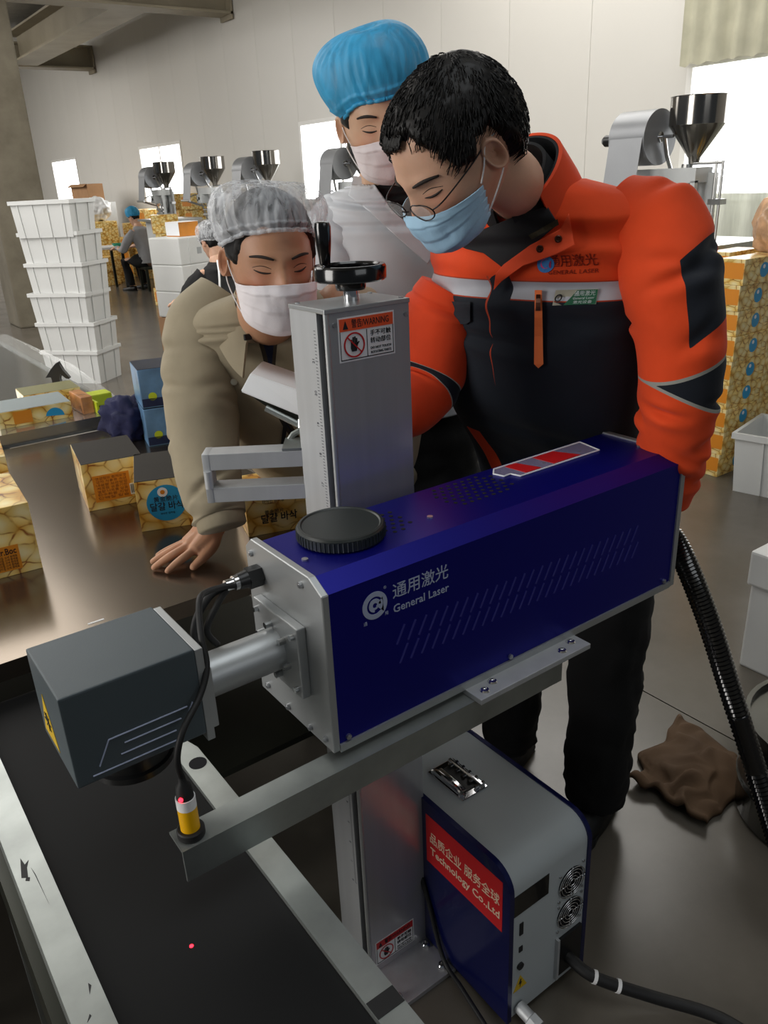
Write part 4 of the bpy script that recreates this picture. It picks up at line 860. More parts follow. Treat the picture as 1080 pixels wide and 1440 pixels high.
# ================================================================ people
def skin_mat(name, col):
    m = mat(name, col, .48, var=.10, scale=16, bump=.12, bscale=260, spec=.4); p = m.node_tree.nodes['Principled BSDF']
    nt = m.node_tree; old = p.inputs['Base Color'].links[0].from_socket      # ruddy cheeks, nose and ears
    a = N(nt, 'ShaderNodeAttribute', attribute_name='ruddy'); mx = N(nt, 'ShaderNodeMix', data_type='RGBA'); c = rgb(col)
    nt.links.new(a.outputs['Fac'], mx.inputs[0]); nt.links.new(old, mx.inputs[6]); mx.inputs[7].default_value = (c[0]*.92, c[1]*.55, c[2]*.5, 1); nt.links.new(mx.outputs[2], p.inputs['Base Color'])
    p.inputs['Subsurface Weight'].default_value = .12; p.inputs['Subsurface Radius'].default_value = (.01, .004, .002); p.inputs['Subsurface Scale'].default_value = .5
    return m
M.update(skin1=skin_mat('skin_tan', 'b98a6c'), skin2=skin_mat('skin_fair', 'cfa48a'), skin3=skin_mat('skin_light', 'c9a387'),
 hair=mat('black_hair', '0d0b0a', .5, spec=.3, var=.3, scale=40, stretch=(1, 1, .2)), net=netting('white_hairnet', 'e4e7ec', .12, .56, 30), bnet=netting('blue_hairnet', '2f9fd0', .72, .97, 22),
 mask_w=mat('white_mask', 'e9e3e6', .7, var=.02, bump=.15, bscale=300), mask_b=mat('blue_mask', 'a9d0ea', .65, var=.04, bump=.15, bscale=300), loop=mat('ear_loop', 'efeff0', .7, var=0),
 beige=zones_mat('beige_cotton', '9c917a', [('v_edge', '3a3228'), ('v_open', '161d38')]), beige2=zones_mat('beige_cotton_plain', '9c917a', []),
 coat=mat('white_gauze_coat', 'c9ccd1', .6, var=.05, scale=10, bump=.35, bscale=22), blackc=mat('black_cloth', '101012', .85, var=.2), pants=mat('black_trousers', '08080a', .9, var=.2, bump=.2, bscale=30), shoe=mat('dark_shoe', '131313', .5, var=.15),
 jacket=zones_mat('workwear_twill', 'e2491b', [('navy', '1a2029'), ('tape_rim', 'a33a1c'), ('tape', 'b3b6bd'), ('placket', '1a2029'), ('zip', 'b8472a'), ('flash', 'e2491b')], .8), sleeve=zones_mat('workwear_sleeve', 'e2491b', [('pipe', '9a9a92'), ('band', '171c25'), ('patch', '161b24')], .8), sleeve2=zones_mat('workwear_sleeve_right', 'd8431a', [('pipe', '9a9a92'), ('band', '171c25')], .8),
 orange=mat('orange_twill', 'e2491b', .8, var=.08, bump=.25, bscale=30), navy=mat('navy_twill', '1a2029', .85, var=.12), lining=mat('dark_lining', '16171b', .85, var=.2), plaid=mat('dark_plaid_shirt', '141518', .85, var=.3, scale=30),
 grayc=mat('grey_knit', '9a9a9c', .85, var=.08, bump=.2, bscale=40), wire=mat('dark_glasses_wire', '1d1a1c', .3, .6, var=0), glass=mat('spectacle_lens', 'ffffff', .05, alpha=.12, var=0), brow=mat('eyebrow_hair', '231a15', .8, var=.2), eye=mat('eye_dark', '1a1210', .25, var=0), lash=mat('eyelash', '21140f', .7, var=0), tag_=mat('orange_tag', 'e8753a', .7, var=.1), thread=mat('dark_red_thread', '8a2410', .8, var=0), bthread=mat('blue_thread', '3c7fc0', .8, var=.05), pthread=mat('pink_thread', 'd23a72', .8, var=.05), badge=mat('silver_badge', 'b9b6a6', .35, .5, var=.05), badgeg=mat('green_badge', '1f5c40', .4, var=.25, scale=60), snap=mat('brown_snap', '4a2a1c', .35, .7, var=.05))

def sstep(a, b, x):
    t = max(0, min(1, (x-a)/(b-a))); return t*t*(3-2*t)
def gs(x, c, w_): return math.exp(-((x-c)/w_)**2)
def head_p(th, ph, full=True):
    """skull and face surface; local axes x = person's right, y = forward, z = up, origin between the eyes' level"""
    s, c = math.sin(th), math.cos(th); s2 = s**.86; sp, cp = math.sin(ph), math.cos(ph)
    x, y, z = .0765*s2*sp, .097*s2*cp-.006, .119*math.copysign(abs(c)**.95, c)
    t = max(0, -z/.119)
    x *= 1-.27*t**1.7
    if y < 0: y *= 1-.45*t**1.3
    y += .055*t**2.4*(.6+.4*cp)
    if full and cp > 0:
        f = cp**.5; d = 0; ax = abs(x)
        ramp_ = sstep(.012, -.034, z)*sstep(-.056, -.046, z)
        d += .020*gs(x, 0, .0115+.004*sstep(-.02, -.045, z))*ramp_+.006*gs(ax, .0135, .007)*gs(z, -.043, .008)
        d += .005*gs(x, 0, .01)*gs(z, .012, .014)
        d -= .0085*gs(ax, .033, .017)*gs(z, -.001, .013)
        d += .0062*gs(ax, .033, .0135)*gs(z, -.003, .0085)
        d += .0042*gs(ax, .03, .02)*gs(z, .021, .009)
        d += .004*gs(ax, .044, .016)*gs(z, -.034, .016)
        d -= .004*gs(ax, .05, .012)*gs(z, -.07, .02)
        d += .007*gs(x, 0, .022)*gs(z, -.073, .012)-.003*gs(x, 0, .02)*gs(z, -.0725, .0025)+.005*gs(x, 0, .018)*gs(z, -.1, .012)
        y += d*f
    return V((x, y, z))
def head_grid(bm, off=None, nu=112, nv=88):
    """whole head as a grid; off(th, ph, p) shifts it outwards"""
    top = None; rows = []
    for j in range(nv+1):
        th = pi*j/nv; row = []
        if j in (0, nv):
            p = head_p(th, 0); d = off(th, 0, p) if off else 0; v = bm.verts.new(p+V((0, 0, 1 if j == 0 else -1))*d); row = [v]*nu
        else:
            for i in range(nu):
                ph = 2*pi*i/nu; p = head_p(th, ph, off is None)
                if off: p = p+V((p.x/.0765**2, (p.y+.006)/.097**2, p.z/.119**2)).normalized()*off(th, ph, p)
                row.append(bm.verts.new(p))
        rows.append(row)
    for j in range(nv):
        for i in range(nu):
            k = (i+1) % nu; q = [rows[j][i], rows[j][k], rows[j+1][k], rows[j+1][i]]
            q = [v for n_, v in enumerate(q) if v not in q[:n_]]
            if len(q) > 2: bm.faces.new(q)
def ear(bm, sx):
    """outer ear: rim, hollow and lobe"""
    nr, na = 10, 28; rows = []
    R = Matrix.Rotation(sx*math.radians(22), 3, 'Z') @ Matrix.Rotation(math.radians(-10), 3, 'X')
    for j in range(nr+1):
        r = j/nr; row = []
        for i in range(na):
            a = 2*pi*i/na; ry = .0165+.003*math.sin(a)*(math.sin(a) > 0); rz = .0315
            h = .014-.010*gs(r, 0, .5)*(1-.4*math.sin(a))+.005*gs(r, .84, .12)-(.016*sstep(.88, 1, r))
            if r < .06: r_ = .0
            else: r_ = r
            p = R @ V((sx*h, -r_*ry*math.cos(a)*1.0, r_*rz*math.sin(a)*(1 if math.sin(a) > 0 else .95)))
            row.append(bm.verts.new(p+V((sx*.070, -.014, -.010))))
        rows.append(row)
    for j in range(nr):
        for i in range(na):
            k = (i+1) % na; bm.faces.new((rows[j][i], rows[j][k], rows[j+1][k], rows[j+1][i]))
HB = B(); head_grid(HB); HBVH = BVHTree.FromBMesh(HB); HB.free()
def face_pt(x, z, off=0):
    h = HBVH.ray_cast(V((x, .4, z)), V((0, -1, 0))); return V((x, h[0].y+off, z)) if h[0] else V((x, .09, z))
def near(p, off=0):
    q, n, i, d = HBVH.find_nearest(p)
    o = V((q.x/.0765**2, (q.y+.006)/.097**2, q.z/.119**2)).normalized(); return q+o*off
def fuse(bm, voxel, it=4):
    """weld overlapping limbs into one continuous skin"""
    me = bpy.data.meshes.new('weld'); bm.to_mesh(me); bm.free(); o = bpy.data.objects.new('weld', me); COL.objects.link(o)
    r = o.modifiers.new('r', 'REMESH'); r.mode = 'VOXEL'; r.voxel_size = voxel
    s = o.modifiers.new('s', 'SMOOTH'); s.iterations = it; s.factor = .5
    me2 = bpy.data.meshes.new_from_object(o.evaluated_get(bpy.context.evaluated_depsgraph_get()))
    bpy.data.objects.remove(o); bpy.data.meshes.remove(me); b = B(); b.from_mesh(me2); bpy.data.meshes.remove(me2); return b
def merge(bm, b2, mtx=None):
    if mtx: b2.transform(mtx)
    me = bpy.data.meshes.new('m'); b2.to_mesh(me); b2.free(); bm.from_mesh(me); bpy.data.meshes.remove(me)
def limb(bm, pts, rad, n=14, k=5):
    """tapered limb with rounded ends"""
    pts = [V(p) for p in pts]; P = spline(pts, k); R = [x.x for x in spline([V((r, 0, 0)) for r in rad], k)]
    d0 = (P[0]-P[1]).normalized(); d1 = (P[-1]-P[-2]).normalized()
    pre = [(P[0]+d0*R[0]*math.sin(a), R[0]*math.cos(a)) for a in (1.4, 1.0, .5)]; post = [(P[-1]+d1*R[-1]*math.sin(a), R[-1]*math.cos(a)) for a in (.5, 1.0, 1.4)]
    allp = pre+list(zip(P, R))+post; tube(bm, [p for p, r in allp], [r for p, r in allp], n=n)
def head_matrix(C, f, up, s):
    f = f.normalized(); x = f.cross(up).normalized(); u = x.cross(f).normalized()
    mm = (Matrix((x, f, u)).transposed()*s).to_4x4(); mm[3][3] = 1; mm.translation = C; return mm
def look(yaw, pitch, roll, C):
    """facing direction relative to the viewer's direction: yaw>0 turns to the picture's right"""
    h = V((CAM.x-C.x, CAM.y-C.y, 0)).normalized(); r = V((-h.y, h.x, 0))
    y, p, q = map(math.radians, (yaw, pitch, roll))
    fh = h*math.cos(y)+r*math.sin(y); f = fh*math.cos(p)-V((0, 0, 1))*math.sin(p); up = fh*math.sin(p)+V((0, 0, 1))*math.cos(p)
    return f, (Matrix.Rotation(q, 3, f) @ up)
def eyes_brows(T, body, mtx, slit=.0, brow_t=.0027):
    for sx in (-1, 1):
        b = B(); q = [face_pt(sx*(.021+.026*i/8), -.0075-.0025*math.sin(pi*i/8)+.003*i/8, .0006) for i in range(9)]
        tube(b, q, [.0004+.0015*math.sin(pi*(i+.5)/9) for i in range(9)], n=6)
        q = [face_pt(sx*(.020+.029*i/8), -.0005+.0045*math.sin(pi*i/8), .0001) for i in range(9)]; tube(b, q, [.0003+.0004*math.sin(pi*(i+.5)/9) for i in range(9)], n=6); obj('eyelashes', _t(b, mtx), M['lash'], body, smooth=True)
        b = B(); q = [face_pt(sx*(.016+.036*i/9), .0175+.006*math.sin(pi*i/9*.8)-.002*i/9, .0005) for i in range(10)]
        tube(b, q, [brow_t*(.55+.6*math.sin(pi*(i+1)/11)) for i in range(10)], n=6); obj('eyebrow', _t(b, mtx), M['brow'], body, smooth=True)
def _t(b, mtx): b.transform(mtx); return b
def face_mask(T, mtx, m, drop=0.0):
    prof = [(-.020, .108), (-.028, .112), (-.040, .1165), (-.056, .115), (-.074, .113), (-.092, .111), (-.105, .104), (-.115, .089), (-.117, .070)]
    b = B(); nu, nv = 48, 40; rows = []
    C = spline([V((0, y, z)) for z, y in prof], 6)
    for j in range(nv+1):
        t = j/nv; k = t*(len(C)-1); k0 = int(min(k, len(C)-2)); c = C[k0].lerp(C[k0+1], k-k0); row = []
        for i in range(nu+1):
            u = -1+2*i/nu; a = abs(u)
            zs = -.034-.052*t; ys = .022+.010*t
            x = .073*math.sin(a*pi/2)**(1.0)*(1-.10*t); yy = ys+(c.y-ys)*max(0, math.cos(a*pi/2))**.72
            z = c.z*(1-a**1.7)+zs*a**1.7
            saw = (t*4.2+.25*a) % 1; pl = .0042*(saw-.5)*(.5+.5*a)*sstep(0, .1, t)+.0024*noise.noise(V((u*5, t*5, drop*99)))+.0012*noise.noise(V((u*13, t*3, 4)))
            row.append(b.verts.new(V((math.copysign(x, u), yy+pl+.002, z+drop))))
        rows.append(row)
    for j in range(nv):
        for i in range(nu): b.faces.new((rows[j][i], rows[j][i+1], rows[j+1][i+1], rows[j+1][i]))
    b.transform(mtx); mk = obj('face_mask', b, m, T, smooth=True)
    s = mk.modifiers.new('t', 'SOLIDIFY'); s.thickness = .0015
    for sx in (-1, 1):
        b = B(); ex = sx*.083
        tube(b, [(sx*.072, .026, -.034), (sx*.078, .012, -.012), (sx*.0795, -.004, .012), (sx*.078, -.026, .012)], .0013, n=6, smooth=5)
        tube(b, [(sx*.065, .034, -.085), (sx*.074, .010, -.062), (sx*.079, -.012, -.040), (sx*.076, -.03, -.02)], .0013, n=6, smooth=5); obj('ear_loop', _t(b, mtx), M['loop'], mk, smooth=True)
    return mk
def hair_off(line, thick=.013, seed=0, back=0):
    def f(th, ph, p):
        e = line(ph)+.006*noise.noise(V((math.sin(ph)*6, math.cos(ph)*6, seed)))
        k = sstep(e-.004, e+.014, p.z)
        return -.004+k*(thick*(1+.9*sstep(0, -.07, p.y)*back-.25*sstep(.07, .11, p.z)*back)+.004+.003*noise.noise(V((p.x*40, p.y*40, p.z*25+seed)))+.0012*noise.noise(p*140))
    return f
def hairline(ph):
    a = abs((ph+pi) % (2*pi)-pi)       # 0 front .. pi back
    return (.066-.018*sstep(.5, .9, a)-.055*sstep(.9, 1.15, a)+.02*sstep(1.35, 1.55, a)*(1-sstep(1.7, 1.9, a))-.06*sstep(1.75, 2.2, a))
def cap_shell(T, mtx, m, line, puff, seed, name='hairnet', gather=.003, droop=None):
    b = B(); nu, nv = 128, 44; rows = []
    for j in range(nv+1):
        v = j/nv; row = []
        for i in range(nu):
            ph = 2*pi*i/nu; zl = line(ph); thl = math.acos(max(-1, min(1, zl/.119))); th = max(.001, thl*v)
            p = head_p(th, ph, False); n_ = V((p.x/.0765**2, (p.y+.006)/.097**2, p.z/.119**2)).normalized()
            k = math.sin(pi*min(1, v**.75*.93+.07*v))
            o = .013+puff*(.42*(1-v)+.75*k)
            if v > .9: o = o*(1-(v-.9)/.1*.55)+.004
            w_ = gather*sstep(.1, .8, v)*(math.sin(ph*34+4*noise.noise(V((math.cos(ph)*2, math.sin(ph)*2, v*2+seed))))*.6+noise.noise(V((math.cos(ph)*9, math.sin(ph)*9, v*3+seed))))
            o += w_+puff*.28*noise.noise(V((p.x*18, p.y*18, p.z*12+seed)))
            q = p+n_*o
            if droop: q = droop(q, v, ph)
            row.append(b.verts.new(q))
        rows.append(row)
    for j in range(nv):
        for i in range(nu):
            k = (i+1) % nu; b.faces.new((rows[j][i], rows[j][k], rows[j+1][k], rows[j+1][i]))
    rim = B(); tube(rim, [v.co.copy() for v in rows[-1]]+[rows[-1][0].co.copy()], .0042, n=8)
    bmesh.ops.remove_doubles(b, verts=rows[0], dist=.0015)
    c = obj(name, _t(b, mtx), m, T, smooth=True); obj('elastic_rim', _t(rim, mtx), m, c, smooth=True); return c
def loft(rings, nu=72, nv=90, fold=None, cap=True):
    """garment tube through elliptical rings (centre, side half-axis, front half-axis, exponent)"""
    cs = spline([r[0] for r in rings], 12); as_ = spline([r[1] for r in rings], 12); bs_ = spline([r[2] for r in rings], 12); ex = [x.x for x in spline([V((r[3], 0, 0)) for r in rings], 12)]
    bm = B(); info = []; rows = []; L = len(cs)-1
    for j in range(nv+1):
        k = j/nv*L; i0 = min(int(k), L-1); f = k-i0
        c, a, bb_, e = cs[i0].lerp(cs[i0+1], f), as_[i0].lerp(as_[i0+1], f), bs_[i0].lerp(bs_[i0+1], f), ex[i0]*(1-f)+ex[i0+1]*f
        row = []
        for i in range(nu):
            an = 2*pi*i/nu; ca, sa = math.cos(an), math.sin(an)
            d = a*math.copysign(abs(ca)**(2/e), ca)+bb_*math.copysign(abs(sa)**(2/e), sa); p = c+d
            if fold: p = p+d.normalized()*fold(an, j/nv, p)
            row.append(bm.verts.new(p)); info.append((an, j/nv, p.copy(), c.copy()))
        rows.append(row)
    for j in range(nv):
        for i in range(nu):
            k = (i+1) % nu; bm.faces.new((rows[j][i], rows[j][k], rows[j+1][k], rows[j+1][i]))
    if cap: bm.faces.new(rows[0][::-1]); bm.faces.new(rows[-1])
    return bm, info
def put_attr(o, name, vals):
    a = o.data.attributes.new(name, 'FLOAT', 'POINT'); n = len(o.data.vertices); a.data.foreach_set('value', list(vals)[:n]+[0]*(n-len(vals)))
def arm_rings(pts, rad, a_dir, flat=1.0):
    pts = [V(p) for p in pts]; out = []
    for i, p in enumerate(pts):
        d = (pts[min(i+1, len(pts)-1)]-pts[max(i-1, 0)]).normalized(); a = (a_dir-d*a_dir.dot(d)).normalized(); b_ = a.cross(d).normalized()
        if b_.dot(CAM-p) < 0: b_ = -b_
        r = rad[i]; out.append((p, a*r, b_*r*flat, 2.0))
    return out
def wr(amp, fx, seed, k=1.0):
    """cloth folds: long soft creases plus smaller ones, deeper towards the joints"""
    def f(an, t, p):
        q = noise.noise(V((p.x*fx, p.y*fx, p.z*fx*.8+seed)))
        c = abs(noise.noise(V((math.cos(an)*1.2+seed, t*9*k, math.sin(an)*1.2)))); s = abs(noise.noise(V((p.x*fx*2.2, p.z*fx*2.4, p.y*fx*2+seed))))
        return amp*(q*.9-.9*(1-min(1, c*3.2))*.55-.45*(1-min(1, s*3)))
    return f
def folds(seed, amp, n, t0=0., t1=1., low=.006, fx=6, wide=.022):
    """cloth creases: narrow valleys with a soft roll beside them, running across the tube at a slant"""
    R = random.Random(seed); cs = [(R.uniform(t0, t1), R.uniform(0, 2*pi), R.uniform(-.06, .06), R.uniform(.6, 1.4)*wide, R.uniform(.5, 1.3), R.uniform(.4, 1)*amp) for _ in range(n)]
    def f(an, t, p):
        d = low*noise.noise(V((p.x*fx, p.y*fx, p.z*fx+seed)))
        for a, an0, sl_, w_, ln, dp in cs:
            da = (an-an0+pi) % (2*pi)-pi
            if abs(da) > ln*1.6: continue
            q = (t-a-sl_*da)/w_
            if abs(q) > 4: continue
            d += dp*math.exp(-(da/ln)**2*2)*(.65*math.exp(-((q-1.5)/1.2)**2)+.3*math.exp(-((q+1.5)/1.2)**2)-math.exp(-q*q*1.4))
        return d
    return f
def hand_mesh(bm, W, d, n, side, s=1.0, curl=.5):
    """relaxed hand: wrist W, pointing d, back-of-hand normal n, side=+1 when the thumb lies along d x n"""
    d = d.normalized(); n = (n-d*n.dot(d)).normalized(); t = d.cross(n)*side
    limb(bm, [W-d*.05*s, W, W+d*.045*s+n*.002, W+d*.085*s], [.024*s, .023*s, .031*s, .027*s])
    for k, (o, L) in enumerate(((.026, .072), (.009, .082), (-.008, .076), (-.024, .058))):
        b0 = W+d*.08*s+t*o*s; p1 = b0+(d*.5-n*.12*curl)*L*s; p2 = p1+(d*.3-n*.25*curl)*L*s; p3 = p2+(d*.16-n*.3*curl)*L*s; limb(bm, [b0-d*.02*s, b0, p1, p2, p3], [.0095*s, .0098*s, .0088*s, .008*s, .0068*s], n=10)
    b0 = W+d*.028*s+t*.026*s; limb(bm, [b0-t*.012*s, b0+t*.012*s+d*.02*s, b0+t*.025*s+d*.045*s-n*.01*s, b0+t*.028*s+d*.068*s-n*.016*s], [.014*s, .0125*s, .0105*s, .008*s], n=10)
def px_bvh(o):
    b = B(); b.from_mesh(o.data); b.transform(WM[o.name]); t = BVHTree.FromBMesh(b); b.free(); return t
def ray(px, py): return (AX_R*((px-540)/FPX)+AX_D*((py-720)/FPX)+AX_F).normalized()
def hit(bvh, px, py):
    h = bvh.ray_cast(CAM, ray(px, py)); return h[0], h[1]
def drape(poly_, bvhs, off=.004, th=.003, cuts=3, dd=None):
    """flat cloth piece laid on a garment: outline given where it lies in the photo"""
    b = B(); f = b.faces.new([b.verts.new((x, y, 0)) for x, y in poly_]); bmesh.ops.triangulate(b, faces=b.faces)
    for _ in range(cuts): bmesh.ops.subdivide_edges(b, edges=list(b.edges), cuts=1, use_grid_fill=True)
    ds = []
    for v in b.verts:
        best = None
        for t in bvhs:
            h = t.ray_cast(CAM, ray(v.co.x, v.co.y))
            if h[0] and (best is None or h[3] < best): best = h[3]
        ds.append(best)
    ok = [d for d in ds if d]; mean = sum(ok)/len(ok) if ok else 1.4
    for v, d in zip(list(b.verts), ds): v.co = CAM+ray(v.co.x, v.co.y)*((min(d-off, dd) if dd and d else dd if dd else d-off if d else max(ok)-off))
    bmesh.ops.recalc_face_normals(b, faces=b.faces)
    fs = list(b.faces)
    if fs and sum(f.normal.dot(CAM-f.calc_center_median()) for f in fs) < 0: bmesh.ops.reverse_faces(b, faces=fs)
    r = bmesh.ops.extrude_face_region(b, geom=fs); e = [g for g in r['geom'] if isinstance(g, bmesh.types.BMVert)]
    for v in e: v.co += (CAM-v.co).normalized()*th
    return b
def on_cloth(bm, bvh, F, off=.002):
    """lay lettering on a garment along the wearer's front direction"""
    for v in bm.verts:
        h = bvh.ray_cast(v.co+F*.25, -F)
        if h[0]: v.co = h[0]+F*off
    return bm
def leg_loft(pts, rad, seed, a):
    return loft([(V(p), V(a)*r, V((0, 0, 1)).cross(V(a)).normalized()*r*1.05, 2.1) for p, r in zip(pts, rad)], 40, 50, wr(.012, 9, seed))
def shoe(T, p, d, s=1.0):
    d = V(d).normalized(); t = V((-d.y, d.x, 0)); p = V(p); b = B(); rows = []
    for k in range(13):
        u = k/12; L = .27*s; w_ = (.036+.012*math.sin(pi*min(1, u*1.15)))*(1 if u < .93 else .75); h = .075-.035*sstep(.25, .8, u) if u < .95 else .028
        c = p+d*(L*(u-.3)); rows.append([b.verts.new(c+t*(w_*math.cos(a))+V((0, 0, max(.004, .004+h*max(0, math.sin(a))**.7 if math.sin(a) > 0 else .0)))) for a in [2*pi*i/16 for i in range(16)]])
    skin(b, rows); o = obj('shoe', b, M['shoe'], T, smooth=True)
    b = B(); prism(b, [p+d*(.27*s*(u-.3))+t*w_+V((0, 0, 0)) for u, w_ in ((-.02, .03), (.3, .038), (.65, .05), (.95, .04), (1.02, .0), (.95, -.04), (.65, -.05), (.3, -.038), (-.02, -.03))], (0, 0, .016)); obj('sole', b, M['rubber'], o)
def body_obj(T, limbs, mtx, m, hands=(), neck=None):
    bm = B()
    for p, r in limbs: limb(bm, p, r)
    bm = fuse(bm, .012, 3)
    hb = B()
    for h in hands: h(hb)
    if hands: merge(bm, fuse(hb, .0028, 4))
    nb = B(); limb(nb, neck[0], neck[1], n=28); merge(bm, nb)
    h = B(); head_grid(h); ear(h, 1); ear(h, -1); merge(bm, h, mtx)
    iv = mtx.inverted(); val = []
    for v in bm.verts:
        q = iv @ v.co
        if q.y > 0 and abs(q.z) < .13: r = .55*gs(abs(q.x), .042, .02)*gs(q.z, -.035, .022)+.6*gs(q.x, 0, .014)*gs(q.z, -.04, .014)+.35*gs(abs(q.x), .03, .016)*gs(q.z, -.012, .008)
        else: r = .22*gs(q.z, -.01, .03) if abs(abs(q.x)-.08) < .02 and abs(q.y) < .05 else 0
        val.append(r)
    o = obj('body', bm, m, T, smooth=True); put_attr(o, 'ruddy', val); return o
Z = V((0, 0, 1))

# ---------------------------------------------------------------- man in the beige jacket
T = thing('person', 'man in beige jacket and white hairnet leaning one hand on the steel table', 'person', (1.1, 1.95, 0))
C = at(380, 360, 1.44); f, up = look(13, 10, -1, C); HM = head_matrix(C, f, up, .99) @ Matrix.Diagonal((1, 1, .92, 1)); hd = HM.to_3x3()
s = V((.82, -.57, 0)).normalized(); F = V((-.57, -.82, 0)).normalized()
sp_ = [at(388, 412, 1.58), at(390, 430, 1.62), at(394, 466, 1.68), at(412, 560, 1.80), at(500, 680, 2.02), at(590, 790, 2.15)]
fold = folds(3, .012, 26, .1, 1, .008)
bm, info = loft([(sp_[0], s*.085, F*.075, 2), (sp_[1], s*.165, F*.10, 2.2), (sp_[2], s*.20, F*.125, 2.4), (sp_[3], s*.205, F*.145, 2.4), (sp_[4], s*.20, F*.15, 2.3), (sp_[5], s*.21, F*.16, 2.2)], 110, 110, fold)
jk = obj('jacket', bm, M['beige'], T, smooth=True)
ve, vo = [], []
for an, t, p, c in info:
    lat = (p-c).dot(s); front_ = (p-c).dot(F) > 0; wv = .052*(1-sstep(.05, .52, t))+.003; k = wv-abs(lat+.012) if front_ and t > .01 else -1
    vo.append(k); ve.append(k+.007)
put_attr(jk, 'v_open', vo); put_attr(jk, 'v_edge', ve); jb = px_bvh(jk)
wrist = V((.640, 1.535, .885))
ap = [at(318, 415, 1.66), at(293, 455, 1.66), at(284, 520, 1.655), at(285, 595, 1.65), at(292, 665, 1.62), at(310, 728, 1.60)]
bm, info = loft(arm_rings(ap, [.062, .080, .077, .073, .065, .050], AX_R), 80, 130, folds(8, .009, 26, .15, 1, .006)); sl = obj('sleeve', bm, M['beige2'], jk, smooth=True); slb = px_bvh(sl)
b = B(); lathe(b, [(.047, -.022), (.049, -.012), (.049, .012), (.045, .016)], at(311, 733, 1.60), (at(318, 760, 1.60)-at(300, 690, 1.61)), n=30); obj('cuff', b, M['beige2'], jk, smooth=True)
ap2 = [at(480, 430, 1.58), at(520, 480, 1.58), at(545, 560, 1.62), at(540, 640, 1.60), at(500, 690, 1.58)]
bm, _ = loft(arm_rings(ap2, [.065, .078, .072, .062, .05], AX_R), 40, 60, folds(5, .008, 12)); obj('sleeve', bm, M['beige2'], jk, smooth=True)
# folded shirt collar: stand and fall, its two points open at the front
b = B(); n = 56; rows = []; nk = at(388, 428, 1.605)
for i in range(n+1):
    a = math.radians(-152+304*i/n); k = abs(math.degrees(a))/152; d = -F*math.cos(a)+s*math.sin(a); t_ = k**2; pt = sstep(.80, 1, k)
    top = .046-.062*t_; rows.append([b.verts.new(nk+d*r+Z*h) for r, h in ((.078-.006*t_, top-.05), (.074-.004*t_, top), (.079-.002*t_, top+.005), (.100+.014*t_, top-.032-.01*t_), (.112+.024*t_, top-.060-.030*t_-.012*pt), (.107+.024*t_, top-.062-.030*t_-.012*pt), (.094+.012*t_, top-.03-.01*t_))])
for i in range(n):
    for k in range(6): b.faces.new((rows[i][k], rows[i+1][k], rows[i+1][k+1], rows[i][k+1]))
b.faces.new(rows[0]); b.faces.new(rows[-1][::-1])
obj('collar', b, M['beige2'], jk, smooth=40)
b = drape([(393, 520), (397, 520), (404, 560), (404, 600), (398, 640), (393, 640), (398, 600), (397, 560)], [jb], .004, .003, 3); obj('zip', b, M['lining'], jk)
q, nn = hit(jb, 329, 537)
b = B(); lathe(b, [(0, .0), (.007, .0), (.007, .003), (.004, .0045), (0, .0045)], q, (CAM-q), n=16); obj('snap_button', b, M['badge'], jk, smooth=30)
q = at(347, 471, 1.525)
b = B(); bb(b, q+V((-.007, -.004, -.01)), q+V((.009, .002, .002)), bev=.002); obj('zip_pull', b, M['black'], jk)
def lh(bm):
    w0 = wrist
    limb(bm, [V((.655, 1.56, .97)), w0+V((.004, .004, .03)), w0, V((.607, 1.535, .855))], [.031, .0275, .0265, .028])
    limb(bm, [V((.63, 1.53, .868)), V((.60, 1.515, .846)), V((.572, 1.508, .835))], [.027, .024, .017]); limb(bm, [V((.63, 1.55, .868)), V((.60, 1.55, .845)), V((.575, 1.56, .832))], [.027, .024, .016]); limb(bm, [V((.60, 1.53, .85)), V((.572, 1.535, .838))], [.022, .017])
    for a, mid, tip, r in (((.572, 1.508, .836), (.535, 1.500, .826), (.499, 1.500, .8085), .0098), ((.568, 1.528, .838), (.526, 1.526, .829), (.483, 1.535, .8085), .0102), ((.570, 1.548, .836), (.530, 1.553, .826), (.492, 1.566, .808), .0096), ((.577, 1.566, .832), (.545, 1.578, .821), (.513, 1.592, .807), .0085)):
        a, mid, tip = V(a), V(mid), V(tip); limb(bm, [a+V((.02, 0, .004)), a, mid, (mid+tip)/2+V((0, 0, .001)), tip], [r, r, r*.95, r*.86, r*.72], n=10)
    limb(bm, [V((.625, 1.523, .858)), V((.605, 1.497, .838)), V((.577, 1.485, .823)), V((.548, 1.480, .8095))], [.018, .0145, .0115, .0085], n=10)
sh_ = [(sp_[2], .1), (sp_[4], .11)]
bd = body_obj(T, [([sp_[1], sp_[3], sp_[5]], [.09, .10, .12]), ([ap[1], ap[3], V((.655, 1.56, .97))], [.05, .042, .032]), ([ap2[0], ap2[2], ap2[4]], [.05, .042, .034]), ([V((1.08, 1.90, .9)), V((1.05, 1.82, .5)), V((1.07, 1.92, .07))], [.07, .045, .034]), ([V((1.26, 1.78, .9)), V((1.26, 1.72, .5)), V((1.27, 1.78, .07))], [.07, .045, .034])], HM, M['skin1'],
    [lh, lambda bm: hand_mesh(bm, ap2[4], V((.35, -.2, -.9)), F, -1)], ([C+hd @ V((0, -.02, -.06)), C+hd @ V((0, -.045, -.13)), sp_[1]+V((0, 0, -.02))], [.056, .056, .062]))
eyes_brows(T, bd, HM)
b = B(); head_grid(b, hair_off(hairline, .007, 4), 72, 56); obj('hair', _t(b, HM), M['hair'], T, smooth=True)
face_mask(T, HM @ Matrix.Diagonal((1, 1.02, 1.13, 1)), M['mask_w'])
def netline(ph):
    a = abs((ph+pi) % (2*pi)-pi); return .059+.004*math.cos(ph*3)-.036*sstep(.7, 1.6, a)-.03*sstep(1.7, 2.8, a)
